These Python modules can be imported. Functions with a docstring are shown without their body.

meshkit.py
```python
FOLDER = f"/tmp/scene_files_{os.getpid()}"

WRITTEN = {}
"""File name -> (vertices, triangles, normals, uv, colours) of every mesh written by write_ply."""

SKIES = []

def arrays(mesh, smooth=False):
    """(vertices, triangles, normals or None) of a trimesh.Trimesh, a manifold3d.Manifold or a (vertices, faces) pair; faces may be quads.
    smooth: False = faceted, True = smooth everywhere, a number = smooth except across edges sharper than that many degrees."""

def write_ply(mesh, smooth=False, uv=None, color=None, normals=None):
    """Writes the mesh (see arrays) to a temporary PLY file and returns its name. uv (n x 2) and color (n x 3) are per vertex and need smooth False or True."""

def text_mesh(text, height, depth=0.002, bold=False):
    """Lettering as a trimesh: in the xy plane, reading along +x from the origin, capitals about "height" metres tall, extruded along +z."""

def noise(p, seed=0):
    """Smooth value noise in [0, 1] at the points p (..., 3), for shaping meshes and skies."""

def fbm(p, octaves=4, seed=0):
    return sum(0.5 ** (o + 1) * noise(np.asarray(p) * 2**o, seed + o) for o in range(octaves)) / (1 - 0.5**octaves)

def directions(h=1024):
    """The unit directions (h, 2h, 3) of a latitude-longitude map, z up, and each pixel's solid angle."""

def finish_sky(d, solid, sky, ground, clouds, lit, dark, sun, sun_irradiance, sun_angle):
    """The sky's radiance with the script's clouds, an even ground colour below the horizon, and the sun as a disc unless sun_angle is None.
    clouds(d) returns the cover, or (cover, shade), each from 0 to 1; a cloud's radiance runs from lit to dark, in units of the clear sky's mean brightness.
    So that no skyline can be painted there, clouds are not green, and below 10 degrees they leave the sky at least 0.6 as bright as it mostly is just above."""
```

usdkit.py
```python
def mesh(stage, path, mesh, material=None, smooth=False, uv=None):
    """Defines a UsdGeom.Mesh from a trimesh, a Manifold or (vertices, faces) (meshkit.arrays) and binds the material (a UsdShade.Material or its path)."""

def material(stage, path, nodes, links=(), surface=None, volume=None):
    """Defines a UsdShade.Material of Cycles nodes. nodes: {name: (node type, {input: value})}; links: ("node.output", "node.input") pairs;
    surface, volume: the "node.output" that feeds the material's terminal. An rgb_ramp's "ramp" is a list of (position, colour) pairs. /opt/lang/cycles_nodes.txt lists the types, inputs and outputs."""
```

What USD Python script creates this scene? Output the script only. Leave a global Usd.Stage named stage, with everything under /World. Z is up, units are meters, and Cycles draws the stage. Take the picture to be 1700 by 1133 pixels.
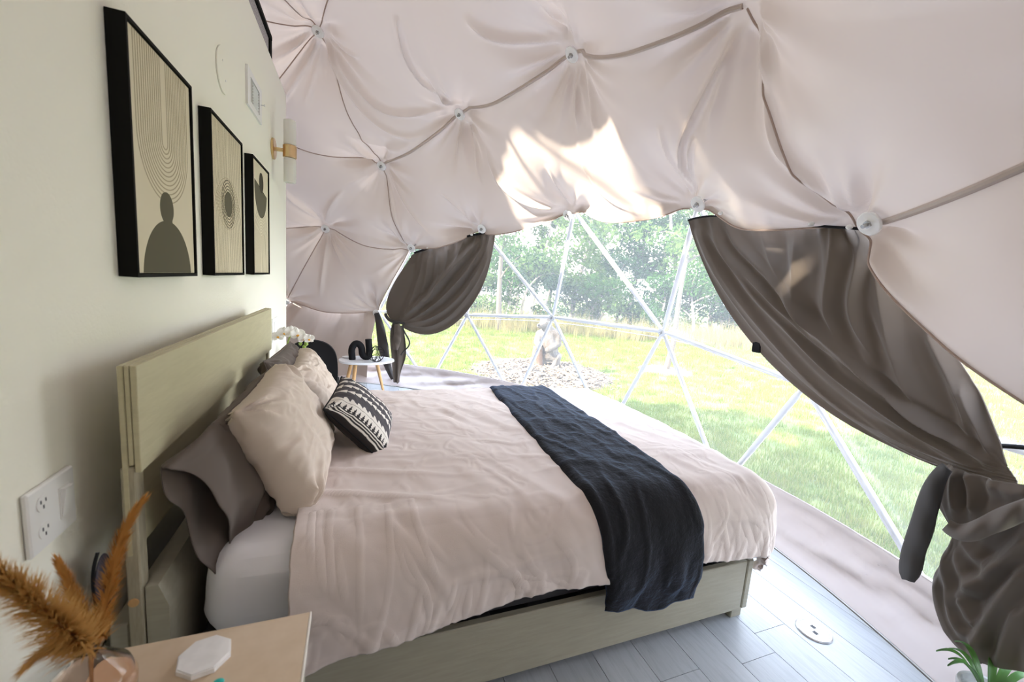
import math, random
import numpy as np, trimesh, usdkit, meshkit, shapely.geometry as sg
from shapely.ops import unary_union
import manifold3d as m3
from scipy.interpolate import CubicSpline, PchipInterpolator, griddata
from scipy.spatial import ConvexHull
from pxr import Usd, UsdGeom, UsdLux, UsdShade, Gf, Sdf, Vt
random.seed(7); rng=np.random.default_rng(7)
V=np.array; PI=math.pi
stage=Usd.Stage.CreateInMemory()
UsdGeom.SetStageUpAxis(stage,'Z'); UsdGeom.SetStageMetersPerUnit(stage,1)
UsdGeom.Xform.Define(stage,'/World'); UsdGeom.Scope.Define(stage,'/World/Looks')
# ---------------------------------------------------------------- camera, sky, sun, exposure
F=684.0; EYE=V([.58,0,1.42]); YAW,PIT,ROL=.3692,-.13747,.07425
def _rot():
    f=V([math.sin(YAW)*math.cos(PIT),math.cos(YAW)*math.cos(PIT),math.sin(PIT)])
    r=np.cross(f,[0,0,1]); r/=np.linalg.norm(r); u=np.cross(r,f); c,s=math.cos(ROL),math.sin(ROL)
    return V([c*r+s*u,-s*r+c*u,f])
ROT=_rot()
cam=UsdGeom.Camera.Define(stage,'/World/camera')
M=np.eye(4); M[0,:3]=ROT[0]; M[1,:3]=ROT[1]; M[2,:3]=-ROT[2]; M[3,:3]=EYE
cam.AddTransformOp().Set(Gf.Matrix4d(M.tolist()))
cam.CreateHorizontalApertureAttr(36.0); cam.CreateVerticalApertureAttr(36.0*1133/1700)
cam.CreateFocalLengthAttr(F/1700*36); cam.CreateClippingRangeAttr(Gf.Vec2f(.02,500))
cam.CreateFStopAttr(2.8); cam.CreateFocusDistanceAttr(2.6)
EXPOSURE=3.05
cam.CreateExposureAttr(EXPOSURE)
sky=UsdLux.DomeLight.Define(stage,'/World/sky')
skym=usdkit.material(stage,'/World/Looks/sky_look',{
 'tc':('texture_coordinate',{}),'sep':('separate_xyz',{}),
 'r':('rgb_ramp',{'ramp':[(0,(.80,.84,.86)),(.10,(.97,.98,1.0)),(.5,(.80,.90,1.08)),(1,(.68,.84,1.12))]}),
 'b':('background_shader',{'strength':1.0})},
 [('tc.generated','sep.vector'),('sep.z','r.fac'),('r.color','b.color')],surface='b.background')
sky.CreateIntensityAttr(1.0)
UsdShade.MaterialBindingAPI.Apply(sky.GetPrim()).Bind(skym)
SUN_AZ,SUN_EL=math.radians(186.0),math.radians(30.5)
SUN=V([math.cos(SUN_EL)*math.cos(SUN_AZ),math.cos(SUN_EL)*math.sin(SUN_AZ),math.sin(SUN_EL)])
sun=UsdLux.DistantLight.Define(stage,'/World/sun')
sun.CreateAngleAttr(1.0); sun.CreateNormalizeAttr(True); sun.CreateIntensityAttr(1.05); sun.CreateColorAttr(Gf.Vec3f(1,.93,.80))
_z=SUN; _x=np.cross([0,0,1],_z); _x/=np.linalg.norm(_x); _y=np.cross(_z,_x)
M=np.eye(4); M[0,:3]=_x; M[1,:3]=_y; M[2,:3]=_z
sun.AddTransformOp().Set(Gf.Matrix4d(M.tolist()))
# ---------------------------------------------------------------- helpers
def ray(x,y):
    d=V([(x-850)/F,(566.5-y)/F,1.0])@ROT
    return d/np.linalg.norm(d)
def at(x,y,axis,v):
    """the place on the plane axis = v that stands behind a spot of the photograph"""
    d=ray(x,y); return EYE+d*(v-EYE[axis])/d[axis]
CEN=V([-1.0185,1.9907,-.2276]); RAD=4.275
def on_dome(x,y,r):
    d=ray(x,y); o=EYE-CEN; b=o@d; return EYE+d*(-b+math.sqrt(max(b*b-(o@o-r*r),0)))
def on_dome_v(S,r):
    d=np.stack([(S[:,0]-850)/F,(566.5-S[:,1])/F,np.ones(len(S))],1)@ROT; d/=np.linalg.norm(d,axis=1,keepdims=True); o=EYE-CEN; b=d@o
    return EYE+d*(-b+np.sqrt(np.maximum(b*b-(o@o-r*r),0)))[:,None]
taken={}
def numbered(parent,name):
    k=(parent,name); n=taken.get(k,0); taken[k]=n+1
    return f'{parent}/{name}' if n==0 else f'{parent}/{name}_{n:03d}'
def setd(p,**kw):
    for k,v in kw.items():
        if v: p.SetCustomDataByKey(k,v)
    return p
def thing(name,label,cat,loc=(0,0,0),rz=0,group=None,kind=None):
    x=UsdGeom.Xform.Define(stage,numbered('/World',name)); x.AddTranslateOp().Set(Gf.Vec3d(*map(float,loc)))
    if rz: x.AddRotateZOp().Set(math.degrees(rz))
    return setd(x.GetPrim(),label=label,category=cat,group=group,kind=kind)
def origin(p):
    o=V([0.,0,0])
    while p and str(p.GetPath())!='/World':
        t=p.GetAttribute('xformOp:translate')
        if t and t.Get() is not None: o+=V(t.Get())
        p=p.GetParent()
    return o
def part(parent,name,mesh,mat,smooth=35,label=None,color=None,local=False,kind=None):
    """one Mesh; world coordinates are turned into those of its parent"""
    path=numbered(str(parent.GetPath()) if parent else '/World',name)
    v,f=(mesh.vertices,mesh.faces) if hasattr(mesh,'vertices') else mesh
    v=V(v,float)
    if parent and not local: v=v-origin(parent)
    f=V(f)
    if f.shape[1]==4: f=np.vstack([f[:,[0,1,2]],f[:,[0,2,3]]])
    m=usdkit.mesh(stage,path,trimesh.Trimesh(v,f,process=False),mat,smooth=True if color is not None else smooth)
    if color is not None:
        UsdGeom.PrimvarsAPI(m).CreatePrimvar('print',Sdf.ValueTypeNames.Color3fArray,'vertex').Set(Vt.Vec3fArray.FromNumpy(V(color,np.float32)))
    return setd(m.GetPrim(),label=label,kind=kind)
def single(name,mesh,mat,label,cat,group=None,smooth=35,kind=None,color=None):
    v=V(mesh.vertices if hasattr(mesh,'vertices') else mesh[0])
    p=part(None,name,mesh,mat,smooth,color=color); return setd(p,label=label,category=cat,group=group,kind=kind)
def copy_of(src,loc,rz=0,label=None,group=None):
    x=UsdGeom.Xform.Define(stage,numbered('/World',src.GetName().rstrip('_0123456789'))); x.AddTranslateOp().Set(Gf.Vec3d(*map(float,loc)))
    x.AddRotateZOp().Set(math.degrees(rz)); p=x.GetPrim(); d=src.GetCustomData()
    setd(p,label=label or d.get('label'),category=d.get('category'),group=group or d.get('group'))
    p.GetReferences().AddInternalReference(src.GetPath()); p.SetInstanceable(True); return p
cat_=trimesh.util.concatenate
def T(v,f): return trimesh.Trimesh(V(v,float),V(f,int),process=False)
def box(x0,x1,y0,y1,z0,z1,b=.003):
    b=min(b,(x1-x0)/2.01,(y1-y0)/2.01,(z1-z0)/2.01)
    if b<=0:
        m=trimesh.creation.box((x1-x0,y1-y0,z1-z0)); m.apply_translation(((x0+x1)/2,(y0+y1)/2,(z0+z1)/2)); return m
    p=[]
    for x,sx in ((x0,1),(x1,-1)):
        for y,sy in ((y0,1),(y1,-1)):
            for z,sz in ((z0,1),(z1,-1)):
                p+=[(x+sx*b,y+sy*b,z),(x+sx*b,y,z+sz*b),(x,y+sy*b,z+sz*b)]
    return trimesh.convex.convex_hull(V(p))
def grid_faces(m,n,wrap=False):
    i=np.arange(m-1)[:,None]; j=np.arange(n if wrap else n-1)[None,:]; k=(j+1)%n
    return np.stack([i*n+j,i*n+k,(i+1)*n+k,(i+1)*n+j],-1).reshape(-1,4)
def tri(q): return np.vstack([q[:,[0,1,2]],q[:,[0,2,3]]])
def tube(pts,r,n=10,cap=True,up=None,flat=1.0):
    """swept round bar; r one number or one per point"""
    p=V(pts,float); m=len(p); r=np.broadcast_to(r,(m,)); t=np.gradient(p,axis=0); t/=np.linalg.norm(t,axis=1,keepdims=True)+1e-12
    u=V(up,float) if up is not None else (V([0,0,1.]) if abs(t[0][2])<.9 else V([1.,0,0])); vs=[]
    a=np.arange(n)/n*2*PI
    for k in range(m):
        u=u-t[k]*(u@t[k]); u/=np.linalg.norm(u); w=np.cross(t[k],u)
        vs.append(p[k]+r[k]*(np.cos(a)[:,None]*u*flat+np.sin(a)[:,None]*w))
    v=np.vstack(vs); f=tri(grid_faces(m,n,True))[:,::-1]
    if cap:
        v=np.vstack([v,p[0],p[-1]]); c=len(v)-2
        j=np.arange(n); k=(j+1)%n
        f=np.vstack([f,np.stack([np.full(n,c),j,k],1)[:,[0,2,1]],np.stack([np.full(n,c+1),(m-1)*n+j,(m-1)*n+k],1)])
    mm=T(v,f); mm.fix_normals() if cap else None
    return mm
def lathe(prof,n=32,loc=(0,0,0)):
    p=V(prof,float); a=np.arange(n)/n*2*PI
    v=np.stack([p[:,0:1]*np.cos(a),p[:,0:1]*np.sin(a),np.repeat(p[:,1:2],n,1)],-1).reshape(-1,3)+V(loc)
    m=T(v,tri(grid_faces(len(p),n,True))); m.merge_vertices(); m.update_faces(m.nondegenerate_faces()); return m
def cyl(a,b,r,n=20,bev=0.0):
    a,b=V(a,float),V(b,float); t=(b-a)/np.linalg.norm(b-a)
    if bev: return tube([a,a+t*1e-5,a+t*bev,b-t*bev,b-t*1e-5,b],[r-bev,r-bev,r,r,r-bev,r-bev],n)
    return tube([a,b],r,n)
def cloth(P,th):
    """closed sheet of thickness th behind the grid P (m, n, 3)"""
    m,n=P.shape[:2]; du=np.gradient(P,axis=0); dv=np.gradient(P,axis=1); N=np.cross(du,dv); N/=np.linalg.norm(N,axis=-1,keepdims=True)+1e-12
    v=np.vstack([P.reshape(-1,3),(P-N*th).reshape(-1,3)]); q=grid_faces(m,n); k=m*n
    idx=np.arange(k).reshape(m,n); loop=np.r_[idx[0,:-1],idx[:-1,-1],idx[-1,:0:-1],idx[:0:-1,0]]; nx=np.roll(loop,-1)
    return T(v,np.vstack([tri(q),tri(q[:,::-1]+k),tri(np.stack([loop,loop+k,nx+k,nx],1))]))
def prism(poly,a,b,axes='yz',bev=0):
    """extrude a shapely polygon drawn in the named plane from a to b along the third axis"""
    out=[]
    for g in getattr(poly,'geoms',[poly]):
        m=trimesh.creation.extrude_polygon(g,b-a,engine='earcut'); v=m.vertices.copy()
        if axes=='yz': w=np.stack([v[:,2]+a,v[:,0],v[:,1]],1)
        elif axes=='xz': w=np.stack([v[:,0],v[:,2]+a,v[:,1]],1)
        else: w=np.stack([v[:,0],v[:,1],v[:,2]+a],1)
        mm=T(w,m.faces if axes!='xz' else m.faces[:,::-1]); out.append(mm)
    return cat_(out)
def ball(c,r,n=2,s=(1,1,1)):
    m=trimesh.creation.icosphere(n,1.0); m.vertices=m.vertices*V(s)*r+V(c); return m
def spl(pts,n):
    p=V(pts,float); t=np.r_[0,np.cumsum(np.linalg.norm(np.diff(p,axis=0),axis=1))]
    return CubicSpline(t,p)(np.linspace(0,t[-1],n))
def fbm(p,o=4,s=0): return meshkit.fbm(p,o,s)
def ridge(p,o=3,s=0): return 1-np.abs(2*meshkit.fbm(p,o,s)-1)*2
def bones(js,edge,smooth_len,it=8):
    """one smooth skin over joints: js name -> (place, radius), edge list of joint pairs"""
    out=m3.Manifold()
    for a,b in edge:
        hs=[m3.Manifold.sphere(js[k][1],20).translate(list(map(float,js[k][0]))) for k in (a,b)]
        out=out+m3.Manifold.batch_hull(hs)
    out=out.refine_to_length(smooth_len); me=out.to_mesh(); t=trimesh.Trimesh(me.vert_properties[:,:3],me.tri_verts)
    trimesh.smoothing.filter_taubin(t,iterations=it); return t
# ---------------------------------------------------------------- materials
LK='/World/Looks/'
def mat(name,col,rough=.6,bump=None,var=None,vscale=None,tex='object',**kw):
    """principled; bump (scale, metres), var (scale, second colour, contrast), vscale stretches the grain"""
    nodes={'p':('principled_bsdf',{'base_color':col,'roughness':rough,**kw}),'tc':('texture_coordinate',{})}; links=[]
    src='tc.object'
    if vscale: nodes['mp']=('mapping',{'scale':vscale}); links.append((src,'mp.vector')); src='mp.vector'
    if var:
        nodes['n']=('noise_texture',{'scale':var[0],'detail':4.0,'roughness':.6}); c=var[2] if len(var)>2 else .2
        nodes['r']=('rgb_ramp',{'ramp':[(.5-c,col),(.5+c,var[1])]})
        links+=[(src,'n.vector'),('n.fac','r.fac'),('r.color','p.base_color')]
    if bump:
        nodes['bn']=('noise_texture',{'scale':bump[0],'detail':5.0,'roughness':.65}); nodes['b']=('bump',{'strength':1.0,'distance':bump[1]})
        links+=[(src,'bn.vector'),('bn.fac','b.height'),('b.normal','p.normal')]
    return usdkit.material(stage,LK+name,nodes,links,surface='p.BSDF')
def sheer(name,col,trans,tcol=None,bump=None):
    nodes={'d':('principled_bsdf',{'base_color':col,'roughness':.40,'specular_ior_level':.6}),'t':('translucent_bsdf',{'color':tcol or col}),'m':('mix_closure',{'fac':trans})}
    links=[('d.BSDF','m.closure1'),('t.BSDF','m.closure2')]
    if bump:
        nodes['tc']=('texture_coordinate',{}); nodes['bn']=('noise_texture',{'scale':bump[0],'detail':4.0}); nodes['b']=('bump',{'strength':1.0,'distance':bump[1]})
        links+=[('tc.object','bn.vector'),('bn.fac','b.height'),('b.normal','d.normal')]
    return usdkit.material(stage,LK+name,nodes,links,surface='m.closure')
def film(name,haze,tint=(1,1,1)):
    """clear vinyl: see-through, a little gloss by the angle, a little milky scatter"""
    return usdkit.material(stage,LK+name,{'t':('transparent_bsdf',{'color':tint}),'g':('glossy_bsdf',{'color':(1,1,1),'roughness':.05}),'f':('fresnel',{'IOR':1.18}),
      'h':('translucent_bsdf',{'color':(.95,.96,.95)}),'m1':('mix_closure',{}),'m2':('mix_closure',{'fac':haze})},
      [('f.fac','m1.fac'),('t.BSDF','m1.closure1'),('g.BSDF','m1.closure2'),('m1.closure','m2.closure1'),('h.BSDF','m2.closure2')],surface='m2.closure')
M_liner=sheer('liner_fabric',(.51,.42,.36),.02,(.80,.66,.58))
M_opal=sheer('opal_glass',(.95,.94,.91),.45)
M_seam=mat('seam_piping',(.40,.30,.25),.7)
M_skirt=mat('skirt_vinyl',(.58,.51,.49),.45)
M_film=film('window_film',.027)
M_sky_film=film('skylight_film',.08,(.9,.9,.9))
M_strut=mat('galvanised_paint',(.72,.74,.78),.35,metallic=.25)
M_white=mat('white_plastic',(.80,.80,.78),.4)
M_disc=mat('white_disc',(.9,.9,.9),.35)
M_steel=mat('steel',(.55,.55,.55),.3,metallic=1.0)
M_dsteel=mat('dark_steel',(.12,.11,.10),.4,metallic=.8)
M_wall=mat('wall_paint',(.88,.87,.765),.65,bump=(90,.0012))
M_black=mat('black_frame',(.006,.006,.005),.7,specular_ior_level=.12)
M_blackm=mat('black_matt',(.007,.007,.009),.7,specular_ior_level=.2)
M_canvas=mat('canvas_print',(.68,.62,.46),.85,bump=(600,.0004))
M_line=mat('line_ink',(.40,.345,.225),.85)
M_olive=mat('olive_ink',(.115,.106,.070),.85,specular_ior_level=.2)
M_olive2=mat('dark_olive_ink',(.06,.054,.036),.85,specular_ior_level=.2)
M_brass=mat('brushed_brass',(.72,.53,.29),.24,metallic=1.0)

M_hb=mat('limed_wood',(.52,.48,.31),.5,bump=(60,.0008),var=(7,(.45,.41,.26),.25),vscale=(1,1,9))
M_hb_edge=mat('limed_wood_edge',(.40,.36,.26),.55,bump=(80,.0008),var=(20,(.30,.27,.19),.2),vscale=(6,6,1))
M_rail=mat('limed_rail',(.38,.36,.28),.45,bump=(60,.0006),var=(8,(.32,.30,.225),.25),vscale=(1,6,9))
M_dark=mat('dark_board',(.03,.03,.034),.6)
M_sheet=mat('white_sheet',(.88,.88,.92),.85,bump=(350,.0003))
M_duvet=mat('taupe_cotton',(.69,.60,.56),.85,bump=(420,.0004),sheen_weight=.15)
M_duvet2=mat('taupe_cotton_hem',(.66,.57,.525),.85)
M_sham=mat('brown_cotton',(.105,.082,.068),.85,bump=(420,.0004),sheen_weight=.1)
M_beige=mat('beige_cotton',(.62,.53,.45),.85,bump=(420,.0004),sheen_weight=.12)
M_navy=mat('navy_plush',(.0035,.004,.007),.9,bump=(45,.006),sheen_weight=.32,sheen_roughness=.3,sheen_tint=(.22,.42,.85))
M_curt=mat('brown_curtain',(.118,.092,.072),.8,bump=(500,.0004),sheen_weight=.12)
M_curt2=mat('grey_strap',(.05,.045,.042),.8)
M_stone=mat('travertine_top',(.68,.55,.41),.4,var=(9,(.58,.45,.31),.2),bump=(40,.0004))
M_stone_e=mat('travertine_edge',(.75,.70,.62),.4)
M_marble=mat('white_marble',(.88,.87,.86),.3,var=(14,(.78,.77,.76),.12))
M_pampas=mat('pampas_brown',(.42,.20,.060),.9)
M_pampas2=mat('pampas_gold',(.60,.36,.15),.9)
M_stem=mat('dry_stem',(.38,.22,.09),.8)
M_oak=mat('pale_oak',(.62,.38,.17),.5,var=(20,(.52,.30,.12),.2),vscale=(5,5,1))
M_tabw=mat('white_table',(.78,.80,.83),.35)
M_petal=mat('orchid_petal',(.86,.85,.80),.6)
M_yel=mat('orchid_yellow',(.85,.42,.05),.5)
M_green=mat('leaf_green',(.06,.16,.03),.4)
M_stalk=mat('stalk_green',(.25,.36,.06),.5)
M_pot=mat('white_ceramic',(.80,.79,.79),.25)
M_conc=mat('grey_concrete',(.55,.55,.55),.8,bump=(60,.001))
M_print=usdkit.material(stage,LK+'woven_print',{'a':('attribute',{'attribute':'print'}),'p':('principled_bsdf',{'roughness':.9}),'tc':('texture_coordinate',{}),'n':('noise_texture',{'scale':420.0}),'b':('bump',{'distance':.001})},
   [('a.color','p.base_color'),('tc.object','n.vector'),('n.fac','b.height'),('b.normal','p.normal')],surface='p.BSDF')
M_amber=usdkit.material(stage,LK+'amber_glass',{'p':('principled_bsdf',{'base_color':(.99,.86,.78),'roughness':.02,'transmission_weight':1.0,'ior':1.3})},[],surface='p.BSDF')
def plank_mat(i,a,b):
    return usdkit.material(stage,LK+f'grey_plank_{i}',{'tc':('texture_coordinate',{}),'mp':('mapping',{'scale':(16,1.6,16)}),'n':('noise_texture',{'scale':3.0,'detail':6.0,'roughness':.65,'distortion':.6}),
      'r':('rgb_ramp',{'ramp':[(.3,a),(.55,b),(.75,a)]}),'p':('principled_bsdf',{'roughness':.33,'specular_ior_level':.5}),'b':('bump',{'distance':.0006})},
      [('tc.object','mp.vector'),('mp.vector','n.vector'),('n.fac','r.fac'),('r.color','p.base_color'),('n.fac','b.height'),('b.normal','p.normal')],surface='p.BSDF')
M_planks=[plank_mat(i,V((.355,.375,.395))*k,V((.43,.455,.48))*k) for i,k in enumerate((.92,1.0,1.07))]
# ---------------------------------------------------------------- the dome: frame, windows, liner
HUB={'H64':(-2.155,1.688,3.882),'H83':(-1.12,0.967,3.922),'H100':(-0.114,1.728,3.943),'H92':(-0.527,2.921,3.916),'H72':(-1.789,2.896,3.879),'H85':(-1.145,2.042,4.045),'H60':(-2.225,0.468,3.58),'H81':(-1.083,-0.213,3.435),'H104':(0.021,0.512,3.647),'H122':(1.023,1.382,3.479),'H114':(0.674,2.663,3.64),'E0':(0.288,3.951,3.34),'H87':(-1.169,3.948,3.57),'H50':(-2.961,2.591,3.533),'H42':(-3.249,1.297,3.353),'H54':(-2.482,3.826,3.346),'H37':(-3.319,0.072,2.822),'H58':(-2.18,-0.722,2.865),'H79':(-1.039,-1.196,2.622),'H102':(0.066,-0.678,2.931),'H125':(1.173,0.161,2.954),'D3':(2.089,1.424,2.654),'D2':(1.85,2.498,2.902),'D1':(1.415,3.68,2.855),'D0':(0.837,4.651,2.557),'H96':(-0.472,4.908,2.849),'H68':(-1.86,4.881,2.808),'H34':(-3.652,3.524,2.771),'H26':(-4.055,2.195,2.775),'H22':(-4.144,0.968,2.504),'H46':(-3.045,4.592,2.494),'H10':(-4.772,1.816,1.812),'H20':(-4.103,-0.113,1.854),'H40':(-3.164,-0.966,1.993),'H62':(-2.034,-1.556,1.933),'H77':(-1.001,-1.809,1.731),'H98':(0.007,-1.515,1.993),'H120':(1.108,-0.882,2.118),'H140':(2.019,0.008,2.035),'C5':(2.663,1.189,1.792),'C4':(2.621,2.157,2.01),'C3':(2.336,3.284,2.086),'C2':(1.817,4.319,1.967),'C1':(1.188,5.076,1.744),'C0':(0.268,5.445,1.938),'H88':(-1.156,5.653,1.973),'H56':(-2.411,5.465,1.838),'H30':(-4.039,4.232,1.804),'H18':(-4.563,3.072,1.903),'H13':(-4.687,0.76,1.591),'H38':(-3.381,5.062,1.579),'H24':(-3.938,-0.921,0.903),'H48':(-2.799,-1.715,0.946),'H70':(-1.602,-2.098,0.878),'H90':(-0.34,-2.073,0.915),'H112':(0.835,-1.643,1.053),'H136':(1.942,-0.804,1.076),'H152':(2.678,0.213,0.978),'A3':(3.071,1.599,0.956),'A2':(2.971,2.729,1.12),'A1':(2.549,3.936,1.101),'A0':(1.866,4.895,1.006),'L0':(0.873,5.643,0.939),'L1':(-0.23,6.005,1.013),'H67':(-1.826,6.039,0.882),'H2':(-5.119,1.259,0.734),'H8':(-4.706,0.067,0.76),'H45':(-3.014,5.645,0.744),'H29':(-4.02,4.883,0.723),'H14':(-4.725,3.844,0.823),'H6':(-5.128,2.515,0.826),'H0':(-5.287,1.906,0),'H4':(-5.052,0.591,0),'H16':(-4.422,-0.587,0),'H32':(-3.459,-1.512,0),'H52':(-2.258,-2.094,0),'H75':(-0.936,-2.278,0),'H108':(0.379,-2.043,0),'H128':(1.557,-1.414,0),'H144':(2.484,-0.451,0),'H156':(3.067,0.752,0),'B3':(3.246,2.195,0),'B2':(3.011,3.402,0),'B1':(2.422,4.518,0),'B0':(1.525,5.419,0),'H109':(0.221,6.076,0),'H86':(-1.101,6.259,0),'H53':(-2.416,6.024,0),'H33':(-3.594,5.395,0),'H17':(-4.521,4.432,0),'H5':(-5.104,3.23,0)}
HUB={k:V(v) for k,v in HUB.items()}
HN=list(HUB); HP=V([HUB[k] for k in HN]); HD=(HP-CEN)/np.linalg.norm(HP-CEN,axis=1,keepdims=True)
def shell(k,r): return CEN+HD[HN.index(k)]*r
_h=ConvexHull(np.vstack([HD,[[0,0,-1]]]))
TRI=[tuple(HN[i] for i in s) for s in _h.simplices if max(s)<len(HN)]
A4,B4,B5,BL='H152','H156','H144','H109'
def fs(*s): return frozenset(s)
WIN=[fs(*t.split()) for t in (f'C1 L0 A0;C1 A0 C2;C2 A0 A1;C2 C3 A1;C3 A1 A2;C3 C4 A2;C4 A2 A3;C4 C5 A3;C5 A3 {A4};L0 B0 A0;L0 B0 {BL};A0 B0 B1;A0 A1 B1;A1 B1 B2;A1 A2 B2;A2 B2 B3;A2 A3 B3;A3 B3 {B4};A3 {A4} {B4};{A4} {B4} {B5}').split(';')]
HOLE=sg.Polygon([(-.24,3.34),(-.16,2.08),(-1.02,1.90),(-1.18,3.36)])
FLAP=[t for t in TRI if set(t)<={'L0','L1',BL,'H86'} ]
def project(P):
    c=(V(P)-EYE)@ROT.T; return np.stack([850+F*c[...,0]/c[...,2],566.5-F*c[...,1]/c[...,2]],-1),c[...,2]
def strut(a,b):
    t=(b-a)/np.linalg.norm(b-a); L=np.linalg.norm(b-a)
    s=[.03,.07,.11,L-.11,L-.07,L-.03]
    return tube([a+t*x for x in s],[.013,.015,.0195,.0195,.015,.013],12)
def frame(name,tris,label,film,rs,re):
    w=thing(name,label,None,kind='structure')
    es=sorted({tuple(sorted((a,b))) for t in tris for a in t for b in t if a<b}); ks=sorted({k for t in tris for k in t})
    for a,b in es:
        if HUB[a][2]==0 and HUB[b][2]==0: continue
        part(w,'strut',strut(shell(a,rs),shell(b,rs)),M_strut)
    for k in ks:
        d=HD[HN.index(k)]; c=shell(k,rs-.012)
        part(w,'hub_plate',cyl(c,c-d*.014,.036,18,.003),M_strut)
        part(w,'hub_bolt',cat_([cyl(c-d*.010,c-d*.030,.012,6),cyl(c-d*.02,c-d*.042,.006,10)]),M_steel,20)
    for t in tris:
        q=V([shell(k,re) for k in t]); part(w,'pane',T(q,[[0,1,2]]),film,False)
    return w
frame('window_1',WIN,'clear vinyl picture window of triangles framed by white metal struts',M_film,RAD,RAD+.035)
roof=thing('window_2','clear vinyl skylight near the top of the dome',None,kind='structure')
def up(x,y,r): return V([x,y,CEN[2]+math.sqrt(r*r-(x-CEN[0])**2-(y-CEN[1])**2)])
hx=V(HOLE.exterior.coords)[:-1]; st_=np.linspace(0,1,12); hb=HOLE.buffer(.03,join_style=2); hq=V(hb.exterior.coords)[:-1]
gp=V([[up(*((hq[0]*(1-a)+hq[1]*a)*(1-b)+(hq[3]*(1-a)+hq[2]*a)*b),RAD+.035) for a in st_] for b in st_]); part(roof,'pane',T(gp.reshape(-1,3),tri(grid_faces(12,12))),M_sky_film,True)
rim_=np.vstack([np.linspace(hx[k],hx[(k+1)%4],12)[:-1] for k in range(4)]); rim_=V([up(x,y,RAD-.10) for x,y in np.vstack([rim_,rim_[:1]])]); part(roof,'hem',tube(rim_,.012,8),M_seam)
for e in 'H92 H85;H92 H100;H92 H72;H85 H72;H92 E0;H92 H87;H92 H114;H85 H100;H87 H72'.split(';'):
    a,b=e.split(); part(roof,'strut',strut(shell(a,RAD),shell(b,RAD)),M_strut)
# liner field
LR=RAD-.055
FOLDS=[([(545,52),(571,87),(607,123),(646,153),(694,167),(754,175)],.028,.032),([(543,55),(571,65),(611,69)],.022,.022),
 ([(540,60),(571,103),(618,159),(662,195),(714,206)],.035,.026),([(684,-5),(694,48),(702,75),(726,123),(758,159),(768,175)],.022,.030),
 ([(734,119),(752,150),(770,175)],.022,.02),([(809,-5),(857,32),(909,56),(952,74)],.032,.034),([(922,0),(944,36),(960,70)],.03,.02),
 ([(1248,9),(1210,108),(1173,198),(1161,330)],.020,.030),([(1187,198),(1172,260),(1164,330)],.016,.020),([(1135,179),(1140,250),(1155,330)],.018,.014),
 ([(1276,9),(1300,94),(1338,198),(1397,282),(1430,358)],.030,.024),([(547,370),(555,334),(579,302)],.03,.022),([(541,370),(511,338),(480,302)],.035,.024),
 ([(952,346),(909,330),(853,286),(821,238)],.025,.022),([(952,346),(944,302),(932,254)],.018,.016),([(972,91),(996,139),(1020,200)],.025,.016),
 ([(778,195),(797,238),(817,286)],.022,.018),([(641,285),(662,341),(686,405)],.02,.016),([(655,286),(694,338),(730,380)],.022,.012),
 ([(530,60),(512,95),(474,150)],.025,.022),([(536,62),(530,100),(520,150)],.03,.016),([(800,378),(770,330),(745,300)],.02,.012),([(545,380),(545,430),(540,480)],.03,.02),
 ([(962,85),(975,140),(985,190)],.02,.014),([(1085,335),(1010,270),(985,200)],.02,.012),([(1250,5),(1230,90),(1215,190)],.05,.02),([(590,200),(640,230),(700,215)],.05,.018)]
_fp=[]
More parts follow.
